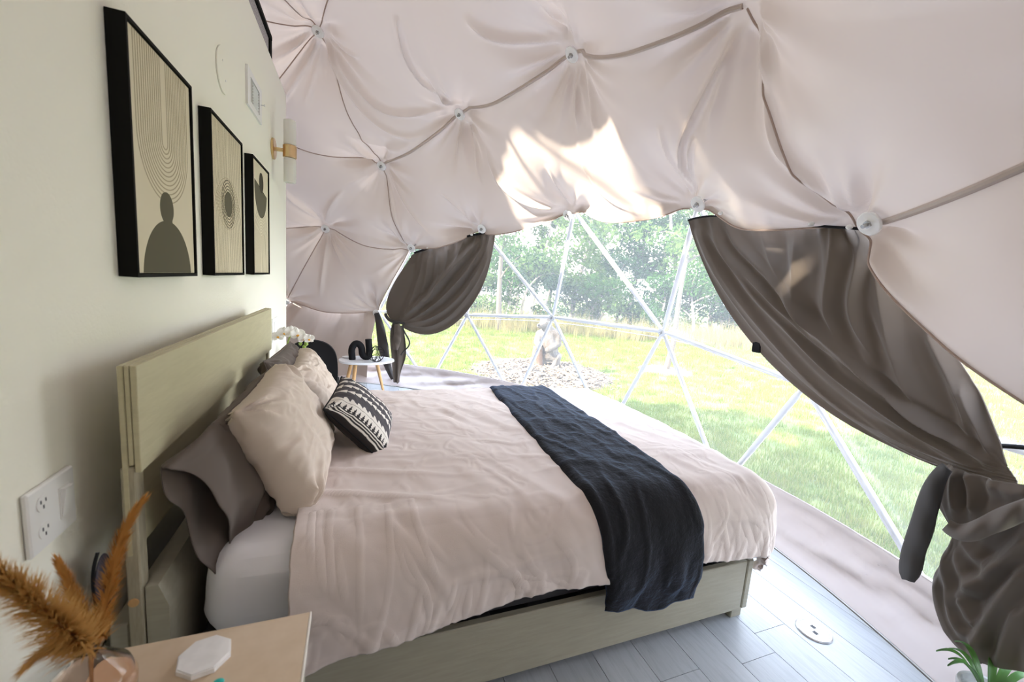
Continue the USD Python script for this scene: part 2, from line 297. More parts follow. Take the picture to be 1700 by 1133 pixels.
for px,w,a in FOLDS:
    q=spl([on_dome(x,y,LR) for x,y in px],240); s=np.linspace(0,1,240)
    _fp.append((q,w,a*np.clip(np.sin(PI*(s*.86+.10))*1.3,0,1)))
from scipy.spatial import cKDTree
_ft=[(cKDTree(q),w,a) for q,w,a in _fp]
def liner_disp(P):
    """how far the cloth hangs into the room at the places P"""
    d=np.linalg.norm(P[:,None]-(CEN+HD*LR)[None],axis=2)
    dm=-.06*np.log(np.exp(-d/.06).sum(1))
    out=.15*(1-np.exp(-(np.maximum(dm-.045,0)/.31)**1.4))
    for k in np.unique(np.argsort(d,axis=1)[:,:3]):
        r=d[:,k]; sel=r<.75
        if not sel.any(): continue
        n=HD[k]; e1=np.cross(n,[.2,.3,1]); e1/=np.linalg.norm(e1); e2=np.cross(n,e1); q=P[sel]-(CEN+n*LR)
        a,b=q@e1,q@e2; rr=np.hypot(a,b)+1e-6
        z=fbm(np.stack([a/rr*2.3+11*k,b/rr*2.3,rr*.7],1),2,k)+.6*fbm(np.stack([a/rr*5+3*k,b/rr*5,rr*.9],1),1,k+50)
        out[sel]+=.13*(z-.8)*np.exp(-((rr-.18)/.27)**2)*np.clip((rr-.04)/.06,0,1)
    Q=P-CEN; Q=CEN+Q/np.linalg.norm(Q,axis=1,keepdims=True)*LR
    for t,w,a in _ft:
        dd,i=t.query(Q); w=w*1.05; g=np.exp(-np.abs(dd/w)**1.5)-.45*np.exp(-(dd/(w*2.2))**2); out+=a[i]*g*1.9
    out+=.014*(fbm(P*2.2,3,9)-.5)
    k=np.clip((d.min(1)-.045)/.12,0,1); out*=k*k*(3-2*k)
    return out
def flat(k): return CEN+HD[HN.index(k)]*LR
def drop(P):
    n=(CEN-P); n/=np.linalg.norm(n,axis=1,keepdims=True); d=liner_disp(P)[:,None]; return P+n*d-V([0,0,.22])*d
SEAM=[tuple(s.split()) for s in 'E0 D0;D0 D1;D1 D2;D2 D3;D0 C1;C0 C1;L1 L0;C1 C2;C2 C3;C3 C4;C4 C5;D3 C5;C5 H140;E0 H96;E0 H114;E0 H92;D0 H96;C0 H88;C0 L1;H140 H152;C1 L0;C5 H152'.split(';')]
SEAM={fs(*s) for s in SEAM}|{fs('E0','H87'),fs('D0','H96')}
skip=set(WIN)|{fs(*t) for t in FLAP}
tris=[t for t in TRI if fs(*t) not in skip]
def seen(t):
    c=sum(flat(k) for k in t)/3; p,d=project(V([flat(k) for k in t]+[c])); return bool((d>.15).any() and ((p[:,0]>-300)&(p[:,0]<2100)&(p[:,1]>-500)&(p[:,1]<1500)&(d>.15)).any() and c[0]>-.9)
lab=list(range(len(tris)))
edge={}
for i,t in enumerate(tris):
    for a,b in ((0,1),(1,2),(2,0)): edge.setdefault(fs(t[a],t[b]),[]).append(i)
def find(i):
    while lab[i]!=i: i=lab[i]
    return i
for e,ii in edge.items():
    if len(ii)==2 and e not in SEAM and seen(tris[ii[0]])==seen(tris[ii[1]]): lab[find(ii[0])]=find(ii[1])
ceiling=thing('ceiling','pinkish beige fabric liner of the dome gathered at white discs',None,kind='structure')
groups={}
for i in range(len(tris)): groups.setdefault(find(i),[]).append(i)
for g,ii in sorted(groups.items(),key=lambda x:-len(x[1])):
    ms=[]
    for i in ii:
        t=tris[i]; a,b,c=(flat(k) for k in t); holed=sg.Polygon([flat(k)[:2] for k in t]).buffer(.15).intersects(HOLE) and a[2]>3; n=92 if seen(t) else 60 if holed else 5
        if np.dot(np.cross(b-a,c-a),CEN-a)<0: b,c=c,b
        vs=[];idx={}
        for x in range(n+1):
            for y in range(n+1-x):
                idx[x,y]=len(vs); vs.append(a+(b-a)*x/n+(c-a)*y/n)
        fc=[]
        for x in range(n):
            for y in range(n-x):
                fc.append((idx[x,y],idx[x+1,y],idx[x,y+1]))
                if x+y<n-1: fc.append((idx[x+1,y],idx[x+1,y+1],idx[x,y+1]))
        vs=V(vs); fc=V(fc)
        if holed:
            import shapely; fc=fc[~shapely.contains_xy(HOLE,*(vs[fc].mean(1)[:,:2].T))]
        ms.append(T(drop(vs),fc))
    m=cat_(ms); m.merge_vertices(digits_vertex=5); part(ceiling,'panel',m,M_liner,True)
def seam_line(a,b,n=90,off=0.0): 
    s=np.linspace(.012,.988,n)[:,None]; P=drop(flat(a)*(1-s)+flat(b)*s); q=CEN-P; return P+q/np.linalg.norm(q,axis=1,keepdims=True)*off
for s in sorted(tuple(sorted(s)) for s in SEAM):
    thick=s in (('D1','D2'),('D0','D1'),('D2','D3'),('C5','H140'))
    part(ceiling,'seam',tube(seam_line(*s,off=.005 if thick else .004),.012 if thick else .0045,8),M_liner if thick else M_seam)
    if thick: part(ceiling,'seam',tube(seam_line(*s,off=-.001)-[0,0,.011],.0035,8),M_seam)
def disc(c,n,r=.046):
    d=part(ceiling,'disc',tube([c-n*.001,c,c+n*.006,c+n*.009,c+n*.0095],[r*.97,r,r,r*.93,.001],28),M_disc,30)
    part(d,'bolt',cat_([tube([c+n*.008,c+n*.016],.015,6),tube([c+n*.012,c+n*.034],.008,10)]),M_steel,20)
STUD=dict(C1=(683,412,4.10),C2=(800,380,4.10),C4=(1159,339,4.085),C5=(1444,371,4.075))
for k in 'E0 D0 D1 D2 C0 C1 C2 C3 C4 C5 L0 L1'.split():
    n=-HD[HN.index(k)]
    if k in STUD:
        c=on_dome(*STUD[k]); disc(c,n,.047); part(ceiling,'stud',cyl(c,c-n*.12,.008,10),M_steel); continue
    disc(flat(k)+n*(.034 if k[0]=='C' else .022),n,.048)
# loose lower flap of the liner beside the side table
top=spl([flat('L1')+[-.5,.05,0],flat('L1'),(flat('L1')+flat('L0'))/2+[0,-.03,.0],flat('L0')],80)
bot=V([CEN+V([math.cos(a),math.sin(a),0])*r+[0,0,-CEN[2]+z] for a,r,z in zip(np.radians(np.linspace(100,64.0,80)),np.full(80,4.02),np.linspace(.03,.03,80))])
s=np.linspace(0,1,40)[:,None,None]; G=top[None]*(1-s)+bot[None]*s
u=np.linspace(0,1,80)[None,:]; sv=s[:,:,0]
n=-V([.32,.94,.1]); G=G+n*(.06*sv*np.sin(u*30+sv*1.5)*.6+.05*(fbm(np.stack([u*16+0*sv,sv*1.2+0*u,0*u+0*sv],-1),3,4)-.5)+.10*np.exp(-((u-1)/.08)**2)*np.sin(PI*sv))[...,None]
part(ceiling,'panel',cloth(G,.003),M_liner,True,label='loose lower flap of the liner')
part(ceiling,'disc',ball(on_dome(558,597,RAD-.16),.022,2,(1,.4,1)),M_disc)
# ---------------------------------------------------------------- deck, floor planks, skirt
floor=thing('floor','pale grey wood-look plank floor',None,kind='structure')
disk=sg.Point(CEN[0],CEN[1]).buffer(4.03,64).intersection(sg.box(-.02,-3,4,7))
part(floor,'subfloor',prism(sg.Point(CEN[0],CEN[1]).buffer(4.45,64),-.14,-.016,'xy'),M_dark)
W_=.1857; r2=np.random.default_rng(3)
for i in range(-1,18):
    x0=1.482+W_*(i-8); y=-2.4+r2.uniform(0,1.2)
    if i==11: y=.99-1.22*3
    while y<6.4:
        p=sg.box(x0+.0012,y+.001,x0+W_-.0012,y+1.219).intersection(disk)
        if p.area>.004:
            for g in getattr(p,'geoms',[p]): part(floor,'plank',prism(g,-.014,0,'xy'),M_planks[r2.integers(3)],False)
        y+=1.22
az=np.radians(np.linspace(88,-60,420)); vv=np.linspace(0,1,16)
A,Bv=np.meshgrid(az,vv,indexing='xy')
wr=fbm(np.stack([A*14,Bv*2.2,0*A],-1),4,3)-.5; wr2=ridge(np.stack([A*5+Bv*1.5,Bv*.9,0*A+4],-1),2,8)
wr3=ridge(np.stack([A*34+Bv*2,Bv*1.2,0*A+7],-1),2,15)
r=3.95+.20*Bv**.8+(.014*np.maximum(wr3,0)**2+.10*wr+.05*wr2)*np.sin(PI*np.clip(Bv*1.05,0,1)); z=.012+.245*Bv+.012*wr*Bv
trim=thing('trim_1','pinkish beige vinyl skirt along the foot of the dome wall',None,kind='structure')
part(trim,'skirt',cloth(np.stack([CEN[0]+r*np.cos(A),CEN[1]+r*np.sin(A),z],-1),.004),M_skirt,True)
for v_,rr in ((15,.006),(12,.0025)):
    q=np.stack([CEN[0]+r[v_]*np.cos(az),CEN[1]+r[v_]*np.sin(az),z[v_]],-1); part(trim,'hem',tube(q+[0,0,.002],rr,6),M_skirt)
q=np.stack([CEN[0]+3.945*np.cos(az),CEN[1]+3.945*np.sin(az),0*az+.006],-1); part(trim,'edge_strip',tube(q,.0035,6),M_dsteel)
# bright sill rail outside the skirt
q=np.stack([CEN[0]+4.235*np.cos(az),CEN[1]+4.235*np.sin(az),0*az+.20],-1); part(trim,'sill_rail',tube(q,.022,8),M_white)
# ---------------------------------------------------------------- partition wall and loft rail
rw=math.sqrt(RAD**2-CEN[0]**2)-.16
wp=sg.box(-3,0,4.2,2.855).intersection(sg.Point(CEN[1],CEN[2]).buffer(rw,96))
wall=thing('wall_left','cream painted partition wall behind the bed',None,kind='structure')
part(wall,'wall_face',prism(wp,-.12,0,'yz'),M_wall,False)
base=part(None,'baseboard_left',box(.0005,.012,-1.2,4.19,0.001,.09,.003),M_white,20); setd(base,kind='structure',label='white baseboard at the foot of the partition wall')
lp=at(453,110,0,-.02)
loft=thing('loft_railing','grey mesh loft railing with black frame on top of the wall','railing',(-.03,3.6,2.857))
part(loft,'mesh_panel',box(-.036,-.024,.2,3.60,2.862,3.0,.002),mat('grey_mesh',(.22,.20,.20),.9,bump=(130,.004),var=(160,(.60,.57,.57),.15)))
part(loft,'post',box(-.05,-.012,3.60,3.66,2.857,3.03,.004),M_black,20)
part(loft,'top_rail',box(-.055,-.007,.2,3.64,3.0,3.03,.004),M_black,20)
# ---------------------------------------------------------------- outdoors
GZ=-.35
M_lawn=mat('lawn_earth',(.08,.122,.018),.95,var=(.9,(.14,.147,.032),.2),bump=(30,.02))
def blade_mat(name,a,b,tr=.35):
    return usdkit.material(stage,LK+name,{'o':('object_info',{}),'r':('rgb_ramp',{'ramp':[(0,a),(1,b)]}),'d':('diffuse_bsdf',{}),'t':('translucent_bsdf',{}),'m':('mix_closure',{'fac':tr})},
      [('o.random','r.fac'),('r.color','d.color'),('r.color','t.color'),('d.BSDF','m.closure1'),('t.BSDF','m.closure2')],surface='m.closure')
M_grass=blade_mat('grass_blades',(.075,.122,.016),(.165,.172,.04))
M_dry=blade_mat('dry_grass_blades',(.24,.19,.085),(.19,.175,.065))
g=np.linspace(0,1,90); gx=-14+74*g**1.3; gy=-16+70*g
X,Y=np.meshgrid(gx,gy,indexing='ij'); Z=GZ+.12*(fbm(np.stack([X*.25,Y*.25,0*X],-1),3,5)-.5)*np.clip((np.hypot(X-CEN[0],Y-CEN[1])-5)/4,0,1)
ground=thing('lawn_ground','uneven green lawn around the dome',None,kind='structure')
part(ground,'turf_base',T(np.stack([X,Y,Z],-1).reshape(-1,3),tri(grid_faces(90,90))),M_lawn,True)
def gz(x,y): return GZ+.12*(fbm(V([[x*.25,y*.25,0]]),3,5)[0]-.5)*min(max((math.hypot(x-CEN[0],y-CEN[1])-5)/4,0),1)
def tuft(n,h,spread,w,r,bend=.5):
    v=[];f=[]
    for i in range(n):
        a=r.uniform(0,2*PI); o=V([math.cos(a),math.sin(a),0])*spread*math.sqrt(r.uniform()); d=r.uniform(0,2*PI); e=V([math.cos(d),math.sin(d),0]); s=V([-e[1],e[0],0])*w
        hh=h*r.uniform(.55,1); k=len(v); b=bend*r.uniform(.3,1)
        v+=[o-s,o+s,o+e*hh*b*.35+V([0,0,hh*.6])+s*.6,o+e*hh*b*.35+V([0,0,hh*.6])-s*.6,o+e*hh*b+V([0,0,hh])]; f+=[(k,k+1,k+2),(k,k+2,k+3),(k+3,k+2,k+4)]
    return T(v,f)
def scatter(name,label,cat,meshes,m,pts,sc,seed):
    r=np.random.default_rng(seed); path=numbered('/World',name); pi=UsdGeom.PointInstancer.Define(stage,path); protos=[]
    for k,ms in enumerate(meshes):
        q=usdkit.mesh(stage,f'{path}/clump_{k:03d}' if k else f'{path}/clump',ms,m); protos.append(q.GetPath())
    pi.CreatePrototypesRel().SetTargets(protos); n=len(pts)
    pi.CreateProtoIndicesAttr(Vt.IntArray.FromNumpy(r.integers(0,len(meshes),n).astype(np.int32))); pi.CreatePositionsAttr(Vt.Vec3fArray.FromNumpy(V(pts,np.float32)))
    a=r.uniform(0,2*PI,n)/2; pi.CreateOrientationsAttr(Vt.QuathArray([Gf.Quath(float(math.cos(x)),0,0,float(math.sin(x))) for x in a]))
    s=V(sc)*r.uniform(.75,1.25,n); pi.CreateScalesAttr(Vt.Vec3fArray.FromNumpy(np.stack([s,s,s*r.uniform(.7,1.3,n)],1).astype(np.float32)))
    return setd(pi.GetPrim(),label=label,category=cat,kind='stuff')
r3=np.random.default_rng(11); pts=[];sc=[]
for i in range(60000):
    d=4.5+r3.uniform()**1.6*17; a=r3.uniform(-.45,1.45); x,y=CEN[0]+d*math.cos(a),CEN[1]+d*math.sin(a)
    if (x-4.2)**2+(y-7.6)**2<1.5**2 or (x-7.4)**2+(y-7.5)**2<.35: continue
    pts.append((x,y,GZ+.03)); sc.append(1+max(0,d-8)*.07)
    if len(pts)>=16000: break
pts=V(pts); pts[:,2]=GZ+.12*(fbm(np.stack([pts[:,0]*.25,pts[:,1]*.25,0*pts[:,0]],-1),3,5)-.5)*np.clip((np.hypot(pts[:,0]-CEN[0],pts[:,1]-CEN[1])-5)/4,0,1)-.005
scatter('lawn_grass','short green mown grass of the lawn outside the window','grass',[tuft(22,.085,.11,.0035,np.random.default_rng(s)) for s in range(4)],M_grass,pts,sc,1)
line=V([(-4,19.5),(2,17.5),(6.5,15.4),(11,13.6),(16,11.6),(22,8),(28,1.5)])
ln=spl(line,400)
pts=[];sc=[]
for i in range(3600):
    p=ln[r3.integers(400)]+V([r3.normal(0,.3),r3.normal(-.1,.7)]); pts.append((*p,GZ-.02)); sc.append(r3.uniform(.6,1.15))
scatter('tall_dry_grass','tall straw coloured grass along the edge of the wood','grass',[tuft(16,.75,.16,.006,np.random.default_rng(40+s),.45) for s in range(4)],M_dry,pts,sc,2)
# trees
def leaf_mat(name,a,b):
    return usdkit.material(stage,LK+name,{'o':('geometry',{}),'r':('rgb_ramp',{'ramp':[(0,a),(1,b)]}),'d':('diffuse_bsdf',{}),'t':('translucent_bsdf',{}),'m':('mix_closure',{'fac':.4})},
      [('o.random_per_island','r.fac'),('r.color','d.color'),('r.color','t.color'),('d.BSDF','m.closure1'),('t.BSDF','m.closure2')],surface='m.closure')
M_leaf=[leaf_mat('foliage_mid',(.030,.072,.016),(.085,.135,.038)),leaf_mat('foliage_pale',(.065,.105,.03),(.135,.165,.06)),leaf_mat('foliage_deep',(.018,.048,.015),(.055,.10,.03))]
M_bark=mat('grey_bark',(.20,.17,.135),.9,bump=(12,.02),vscale=(3,3,1)); M_bark2=mat('pale_bark',(.075,.06,.045),.9,bump=(12,.02),vscale=(3,3,1))
def leaves(cs,rs,n,size,r):
    k=r.choice(len(cs),n,p=rs**2/ (rs**2).sum()); d=r.normal(size=(n,3)); d/=np.linalg.norm(d,axis=1,keepdims=True)
    c=cs[k]+d*(rs[k]*r.uniform(.25,1,n)**.5)[:,None]*[1,1,.75]
    a=r.normal(size=(n,3)); a/=np.linalg.norm(a,axis=1,keepdims=True); b=np.cross(a,r.normal(size=(n,3))); b/=np.linalg.norm(b,axis=1,keepdims=True); s=(size*r.uniform(.6,1.3,n))[:,None]
    v=np.stack([c-a*s,c+b*s*.45,c+a*s,c-b*s*.45],1).reshape(-1,3); i=np.arange(n)*4
    return T(v,np.vstack([np.stack([i,i+1,i+2],1),np.stack([i,i+2,i+3],1)]))
def tree(name,label,x,y,h,cr,seed,lm,bark=None,n=2600,size=.10,low=.3,group=None,path=None,r0=None,dense=1.0):
    r=np.random.default_rng(seed); z=gz(x,y)-.05; base=V([x,y,z]); t=thing(name,label,'tree' if 'tree' in name else 'bush',base,group=group)
    p=path if path is not None else spl([base,base+[r.normal(0,.12),r.normal(0,.12),h*.35],base+[r.normal(0,.3),r.normal(0,.3),h*.7],base+[r.normal(0,.4),r.normal(0,.4),h*.96]],14)
    r0=r0 or h*.014+.03; part(t,'trunk',tube(p,np.linspace(r0,r0*.2,len(p)),9),bark or M_bark)
    cs=[];rs=[]; br=[]
    for k in range(int(9+h)):
        i=int(len(p)*r.uniform(low,.97)); q=p[min(i,len(p)-1)]; a=r.uniform(0,2*PI); L=cr*r.uniform(.5,1)*(1.15-.6*(i/len(p)-low)); e=q+V([math.cos(a)*L,math.sin(a)*L,L*r.uniform(.1,.7)])
        br.append(tube(spl([q,(q+e)/2+[0,0,.1*L],e],5),np.linspace(r0*.35,.008,5),5)); cs+=[e,(q+e)/2]; rs+=[cr*r.uniform(.28,.5),cr*.3]
    cs.append(p[-1]); rs.append(cr*.4)
    part(t,'branches',cat_(br),bark or M_bark,kind='stuff')
    part(t,'foliage',leaves(V(cs),V(rs),n,size,r),lm,False,kind='stuff')
    return t
r4=np.random.default_rng(21); kinds=['mid green leafy tree','pale yellow-green tree','deep green shaded tree']; bkind=['mid green undergrowth bush','pale green undergrowth bush','deep green undergrowth bush']
ORD='first second third fourth fifth sixth seventh eighth ninth tenth eleventh twelfth thirteenth fourteenth fifteenth sixteenth seventeenth eighteenth nineteenth twentieth'.split()
def row(n,off_,hs):
    out=[]
    for i in range(n):
        q=ln[min(int((i/n+r4.uniform(0,.03))*400),399)]+V([.38,.92])*r4.uniform(*off_); k=int(r4.choice(3,p=[.4,.35,.25])); a=(r4.uniform(),r4.uniform()); px=project(V([q[0],q[1],0.5]))[0][0]
        if 640<px<1320 or 1560<px<1740: out.append((px,q,k,a))
    out.sort(key=lambda o:o[0]); c=[0,0,0]; res=[]
    for px,q,k,a in out: res.append((q,k,a,ORD[c[k]])); c[k]+=1
    return res
for i,(q,k,a,o) in enumerate(row(38,(.8,9),0)):
    off=(q-ln[0])@V([.38,.92])*.03
    tree('woodland_tree',f'{kinds[k]} in the wood edge, {o} of its kind from the left',q[0],q[1],5.6+3.4*a[0],1.35+.8*a[1],100+i,M_leaf[k],n=4200,size=.105,low=.16,group=kinds[k]+'s')
for i,(q,k,a,o) in enumerate(row(40,(.3,2.4),0)):
    tree('woodland_bush',f'{bkind[k]} below the trees, {o} of its kind from the left',q[0],q[1],1.6+1.8*a[0],.95+.7*a[1],300+i,M_leaf[k],n=2000,size=.085,low=.1,group=bkind[k]+'es')
# the single tree standing on the lawn
b=at(1103,617,2,GZ); pth=spl([at(x,y,1,b[1]) for x,y in ((1102,621),(1112,592),(1119,560),(1127,500),(1141,425),(1151,365),(1160,300))],18)
tree('lawn_tree','pale leaning tree trunk standing alone on the lawn',b[0],b[1],4.4,1.3,77,M_leaf[1],M_bark2,n=2200,size=.07,low=.55,path=pth,r0=.075)
m=ball((0,0,0),1,3); m.vertices=m.vertices*[.62,.62,.06]+V([b[0],b[1],GZ+.01])+(fbm(m.vertices*3,3,2)-.5)[:,None]*[0,0,.05]
M_chip=mat('wood_chips',(.165,.125,.09),.95,var=(9,(.09,.065,.042),.2),bump=(14,.03))
single('mulch_patch',m,M_chip,'ring of pale mulch around the foot of the lone lawn tree','mulch',smooth=True)
bt=at(684,560,2,GZ)
for px,py,h in ((700,556,7),(648+180,548,6.5),(1225,560,6.0)):
    q=at(px,py,2,GZ)*.99; tree('slender_tree','slender pale-trunked tree standing before the wood edge, '+('left of the carved bear','behind the bear','right of the lawn tree')[(px>800)+(px>1000)],q[0],q[1],h,1.3,int(px),M_leaf[1],M_bark2,n=1500,size=.085,low=.35,group='slender pale-trunked trees')
# carved bear on its chip mound
c0=at(902,609,2,GZ+.12); fw=V([EYE[0]-c0[0],EYE[1]-c0[1],0]); fw/=np.linalg.norm(fw); rt=V([-fw[1],fw[0],0]); U=.0131
def bp(x,y,b): return c0+rt*((x-902)*U)+V([0,0,(609-y)*U])+fw*b
M_bear=mat('weathered_carving',(.050,.034,.022),.85,var=(5,(.105,.095,.085),.12),bump=(22,.02),vscale=(1,1,.5)); M_stump=mat('brown_carving',(.085,.042,.022),.9,var=(8,(.13,.075,.042),.2),bump=(18,.02),vscale=(2,2,.4))
J=dict(hip=(bp(910,588,0),.165),belly=(bp(909,573,.03),.185),chest=(bp(907,557,.02),.165),neck=(bp(902,548,.05),.115),head=(bp(899.5,539,.08),.115),brow=(bp(898,534,.08),.10),snout=(bp(892,543,.20),.062),nose=(bp(890,542.5,.23),.042),
 el=(bp(893.5,530.5,.02),.04),er=(bp(906,529.5,.0),.04),sl=(bp(893,558,.05),.10),sr=(bp(919,557,.03),.105),ebr=(bp(921,570,.10),.075),hr=(bp(906,579,.24),.055),ebl=(bp(889,569,.10),.07),hl=(bp(893,577,.20),.05),
 kr=(bp(922,590,.08),.10),ar=(bp(920,606,.05),.065),fr=(bp(914,608,.17),.05),kl=(bp(901,592,.06),.09),al=(bp(900,606,.03),.06),fl=(bp(898,608,.12),.05))
E_=[('hip','belly'),('belly','chest'),('chest','neck'),('neck','head'),('head','brow'),('head','snout'),('snout','nose'),('brow','el'),('brow','er'),('chest','sl'),('chest','sr'),('sr','ebr'),('ebr','hr'),('sl','ebl'),('ebl','hl'),('hip','kr'),('kr','ar'),('ar','fr'),('hip','kl'),('kl','al'),('al','fl')]
bear=thing('bear_carving','weathered carved wooden bear statue standing on a wood-chip mound','statue',c0)
bm=bones(J,E_,.03); bm.vertices=bm.vertices+(fbm(bm.vertices*V([9,9,4]),3,4)-.5)[:,None]*bm.vertex_normals*.035
part(bear,'body',bm,M_bear,True)
st=lathe([(0,.0),(.16,0),(.135,.06),(.115,.2),(.10,.42),(.095,.46),(.0,.47)],24,bp(891,611,.12)); st.vertices=st.vertices+(fbm(st.vertices*8,3,1)-.5)[:,None]*V([.05,.05,.01])
part(bear,'stump',st,M_stump,True,label='brown log stump held by the bear')
[part(bear,'eye',ball(bp(x,537.5,b_),.013,1),M_blackm,True) for x,b_ in ((895.5,.178),(901,.185))]; part(bear,'nose',ball(bp(889.6,541.8,.265),.020,1),M_blackm,True)
m=ball((0,0,0),1,4); vv_=m.vertices*[1.35,1.35,.20]; vv_[:,2]+=(fbm(m.vertices*4,4,2)-.5)*.12; m.vertices=vv_+V([c0[0]+fw[0]*.25,c0[1]+fw[1]*.25,GZ-.05])
single('chip_mound',m,M_chip,'low mound of pale wood chips under the carved bear','mound',smooth=True)
pts=[];r5=np.random.default_rng(9)
for i in range(1500):
    a=r5.uniform(0,2*PI); d=1.6*math.sqrt(r5.uniform()); x,y=c0[0]+fw[0]*.25+d*math.cos(a),c0[1]+fw[1]*.25+d*math.sin(a); pts.append((x,y,GZ-.04+.21*math.sqrt(max(1-(d/1.35)**2,0))+r5.uniform(0,.04)))
ch=[]
for s in range(3):
    q=box(-.05,.05,-.018,.018,-.006,.006,.002); q.apply_transform(trimesh.transformations.euler_matrix(.3*s,.35,.4*s)); ch.append(q)
scatter('wood_chips','loose pale wood chips strewn over the mound by the bear','wood chips',ch,M_chip,pts,np.ones(len(pts)),5)
cab=thing('guy_cable','thin grey cable running around the outside of the window','cable',on_dome(910,535,RAD+.09))
part(cab,'wire',tube(spl([on_dome(x,y,RAD+.09) for x,y in ((690,532),(737,531),(910,535),(1094,561),(1121,566),(1230,601),(1332,635),(1420,668))],60),.0032,6),M_steel)
# ---------------------------------------------------------------- curtains
def drape(strands,nu,nv,r,fold,us=None,floor=None,ridges=None):
    """cloth through guide strands (spots of the photograph, on a shell of radius r(u,v) inside the window)"""
    S=np.stack([spl(s,nv) for s in strands]); us=np.linspace(0,1,len(S)) if us is None else us
    S=CubicSpline(us,S)(np.linspace(0,1,nu)); u=np.linspace(0,1,nu); v=np.linspace(0,1,nv); UU,VV=np.meshgrid(u,v,indexing='ij')
    fo=np.vectorize(fold)(UU,VV).ravel(); rr=np.vectorize(r)(UU,VV).ravel()*1.0; s=S.reshape(-1,2)
    if ridges: fo=fo+ridges(s)
    p=on_dome_v(s,rr); n=CEN-p; P=(p+n/np.linalg.norm(n,axis=1,keepdims=True)*fo[:,None]).reshape(nu,nv,3)
    if floor is not None: P[...,2]=np.maximum(P[...,2],floor)
    return P
def n1(u,v,s): return float(fbm(V([[u,v,s*3.7]]),2,s)[0])-.5
def stripf(center,width,r,n=40,th=.004,wob=.004,seed=0):
    c=spl(center,n); w=np.interp(np.linspace(0,1,n),np.linspace(0,1,len(width)),width); t=np.gradient(c,axis=0); t/=np.linalg.norm(t,axis=1,keepdims=True); nn=np.stack([-t[:,1],t[:,0]],1)
    k=np.linspace(-1,1,11); P=V([[on_dome(*(c[i]+nn[i]*w[i]/2*a),r+.02*a*a+wob*math.sin(i*.5+a*2)) for a in k] for i in range(n)])
    return cloth(P,th)
def ridge_set(lines):
    """raised folds along lines seen in the photograph: (spots, half width in its pixels, height)"""
    ts=[(cKDTree(spl(l,260)),w*RW,a*RA) for l,w,a in lines]
    def f(s):
        o=np.zeros(len(s))
        for t,w,a in ts:
            d,i=t.query(s); o+=a*(np.exp(-np.abs(d/w)**1.35)-.35*np.exp(-((d/w-1.9)/.9)**2))*np.clip((i+13)/45,0,1)*np.clip((272-i)/52,0,1)
        return o
    return f
RW,RA=1.1,.75
R_C=4.125
FR=ridge_set([([(1180,367),(1207,417),(1256,468),(1318,525),(1375,567),(1432,603),(1520,672),(1600,730),(1650,772)],6,.034),([(1203,365),(1237,417),(1279,456),(1322,502),(1364,539),(1410,576),(1500,655),(1580,715),(1640,765)],6,.030),
 ([(1172,380),(1214,436),(1256,489),(1309,539),(1364,590),(1450,655),(1540,720),(1620,772)],5,.032),([(1165,385),(1210,470),(1249,521),(1290,567),(1341,620),(1430,690),(1530,740),(1620,780)],6,.034),
 ([(1155,385),(1214,493),(1256,548),(1299,594),(1390,672),(1500,742),(1610,787)],5,.026),([(1260,367),(1281,420),(1308,475),(1345,522),(1400,566)],9,.026),([(1320,374),(1325,429),(1329,493),(1360,540),(1420,586)],10,.03),
 ([(1377,378),(1384,452),(1389,530),(1420,572),(1490,632)],10,.032),([(1430,390),(1426,452),(1424,509),(1440,550),(1470,600)],8,.03),([(1457,420),(1470,496),(1498,595),(1540,674),(1580,710)],12,.03),([(1540,540),(1570,600),(1598,660),(1615,730)],9,.028),([(1600,640),(1620,690),(1650,760)],6,.02)])
RW,RA=1.05,1.1
FL=ridge_set([([(703,419),(694,469),(672,523)],5,.03),([(715,414),(709,452),(699,494),(680,518)],5,.03),([(730,410),(731,444),(724,478),(700,505)],6,.03),([(746,405),(743,434),(733,466)],5,.028),([(770,397),(761,424),(745,448)],5,.026),
 ([(805,390),(773,424),(738,461),(706,494),(669,528)],4.5,.036),([(810,390),(788,434),(753,476),(711,513),(672,533)],4.5,.036),([(815,392),(798,444),(768,489),(724,523),(677,536)],4.5,.038),([(817,407),(805,449),(773,498),(733,533),(682,540)],4,.03)])
RW,RA=1.25,.58
FT=ridge_set([([(1578,901),(1569,933),(1576,975),(1580,1014),(1597,1046),(1629,1066)],6,.03),([(1720,885),(1640,957),(1590,992)],10,.045),([(1710,940),(1665,1000),(1636,1050),(1622,1103)],10,.045),([(1597,993),(1611,1021),(1622,1042)],7,.03),([(1600,893),(1625,925),(1650,940)],8,.03),
 ([(1588,782),(1586,820),(1592,852)],6,.032),([(1606,783),(1617,812),(1617,852)],7,.038),([(1640,800),(1680,815),(1720,818)],10,.03),([(1590,905),(1600,950),(1640,985)],8,.025),([(1690,1010),(1670,1070),(1660,1110)],10,.03),([(1555,960),(1556,1015),(1578,1062)],7,.02)])
cr=thing('curtain','large dark brown curtain swept to the right of the window','curtain',HUB['C5']-V([.25,0,.1]))
rs=[[(1424,380),(1502,468),(1566,562),(1626,662),(1668,770)],[(1385,376),(1420,480),(1490,600),(1590,705),(1672,778)],[(1335,372),(1360,480),(1430,600),(1560,722),(1678,786)],
    [(1270,365),(1300,478),(1385,606),(1540,735),(1684,794)],[(1200,359),(1232,472),(1345,622),(1520,747),(1690,804)],[(1143,364),(1178,462),(1300,624),(1490,748),(1694,816)]]
def rfold(u,v): return .012*n1(u*16+v*u*2,v*1.4,4)*(.4+u)+.05*math.sin(PI*v)*math.sin(PI*min(1,u*1.1))+.006*max(0,1-v*6)*math.sin(2*PI*u*11)
P=drape(rs,300,170,lambda u,v:R_C+.07*math.exp(-(v/.13)**2)+.05*math.exp(-(u/.12)**2)*(1-v)-.09*v,rfold,ridges=FR)
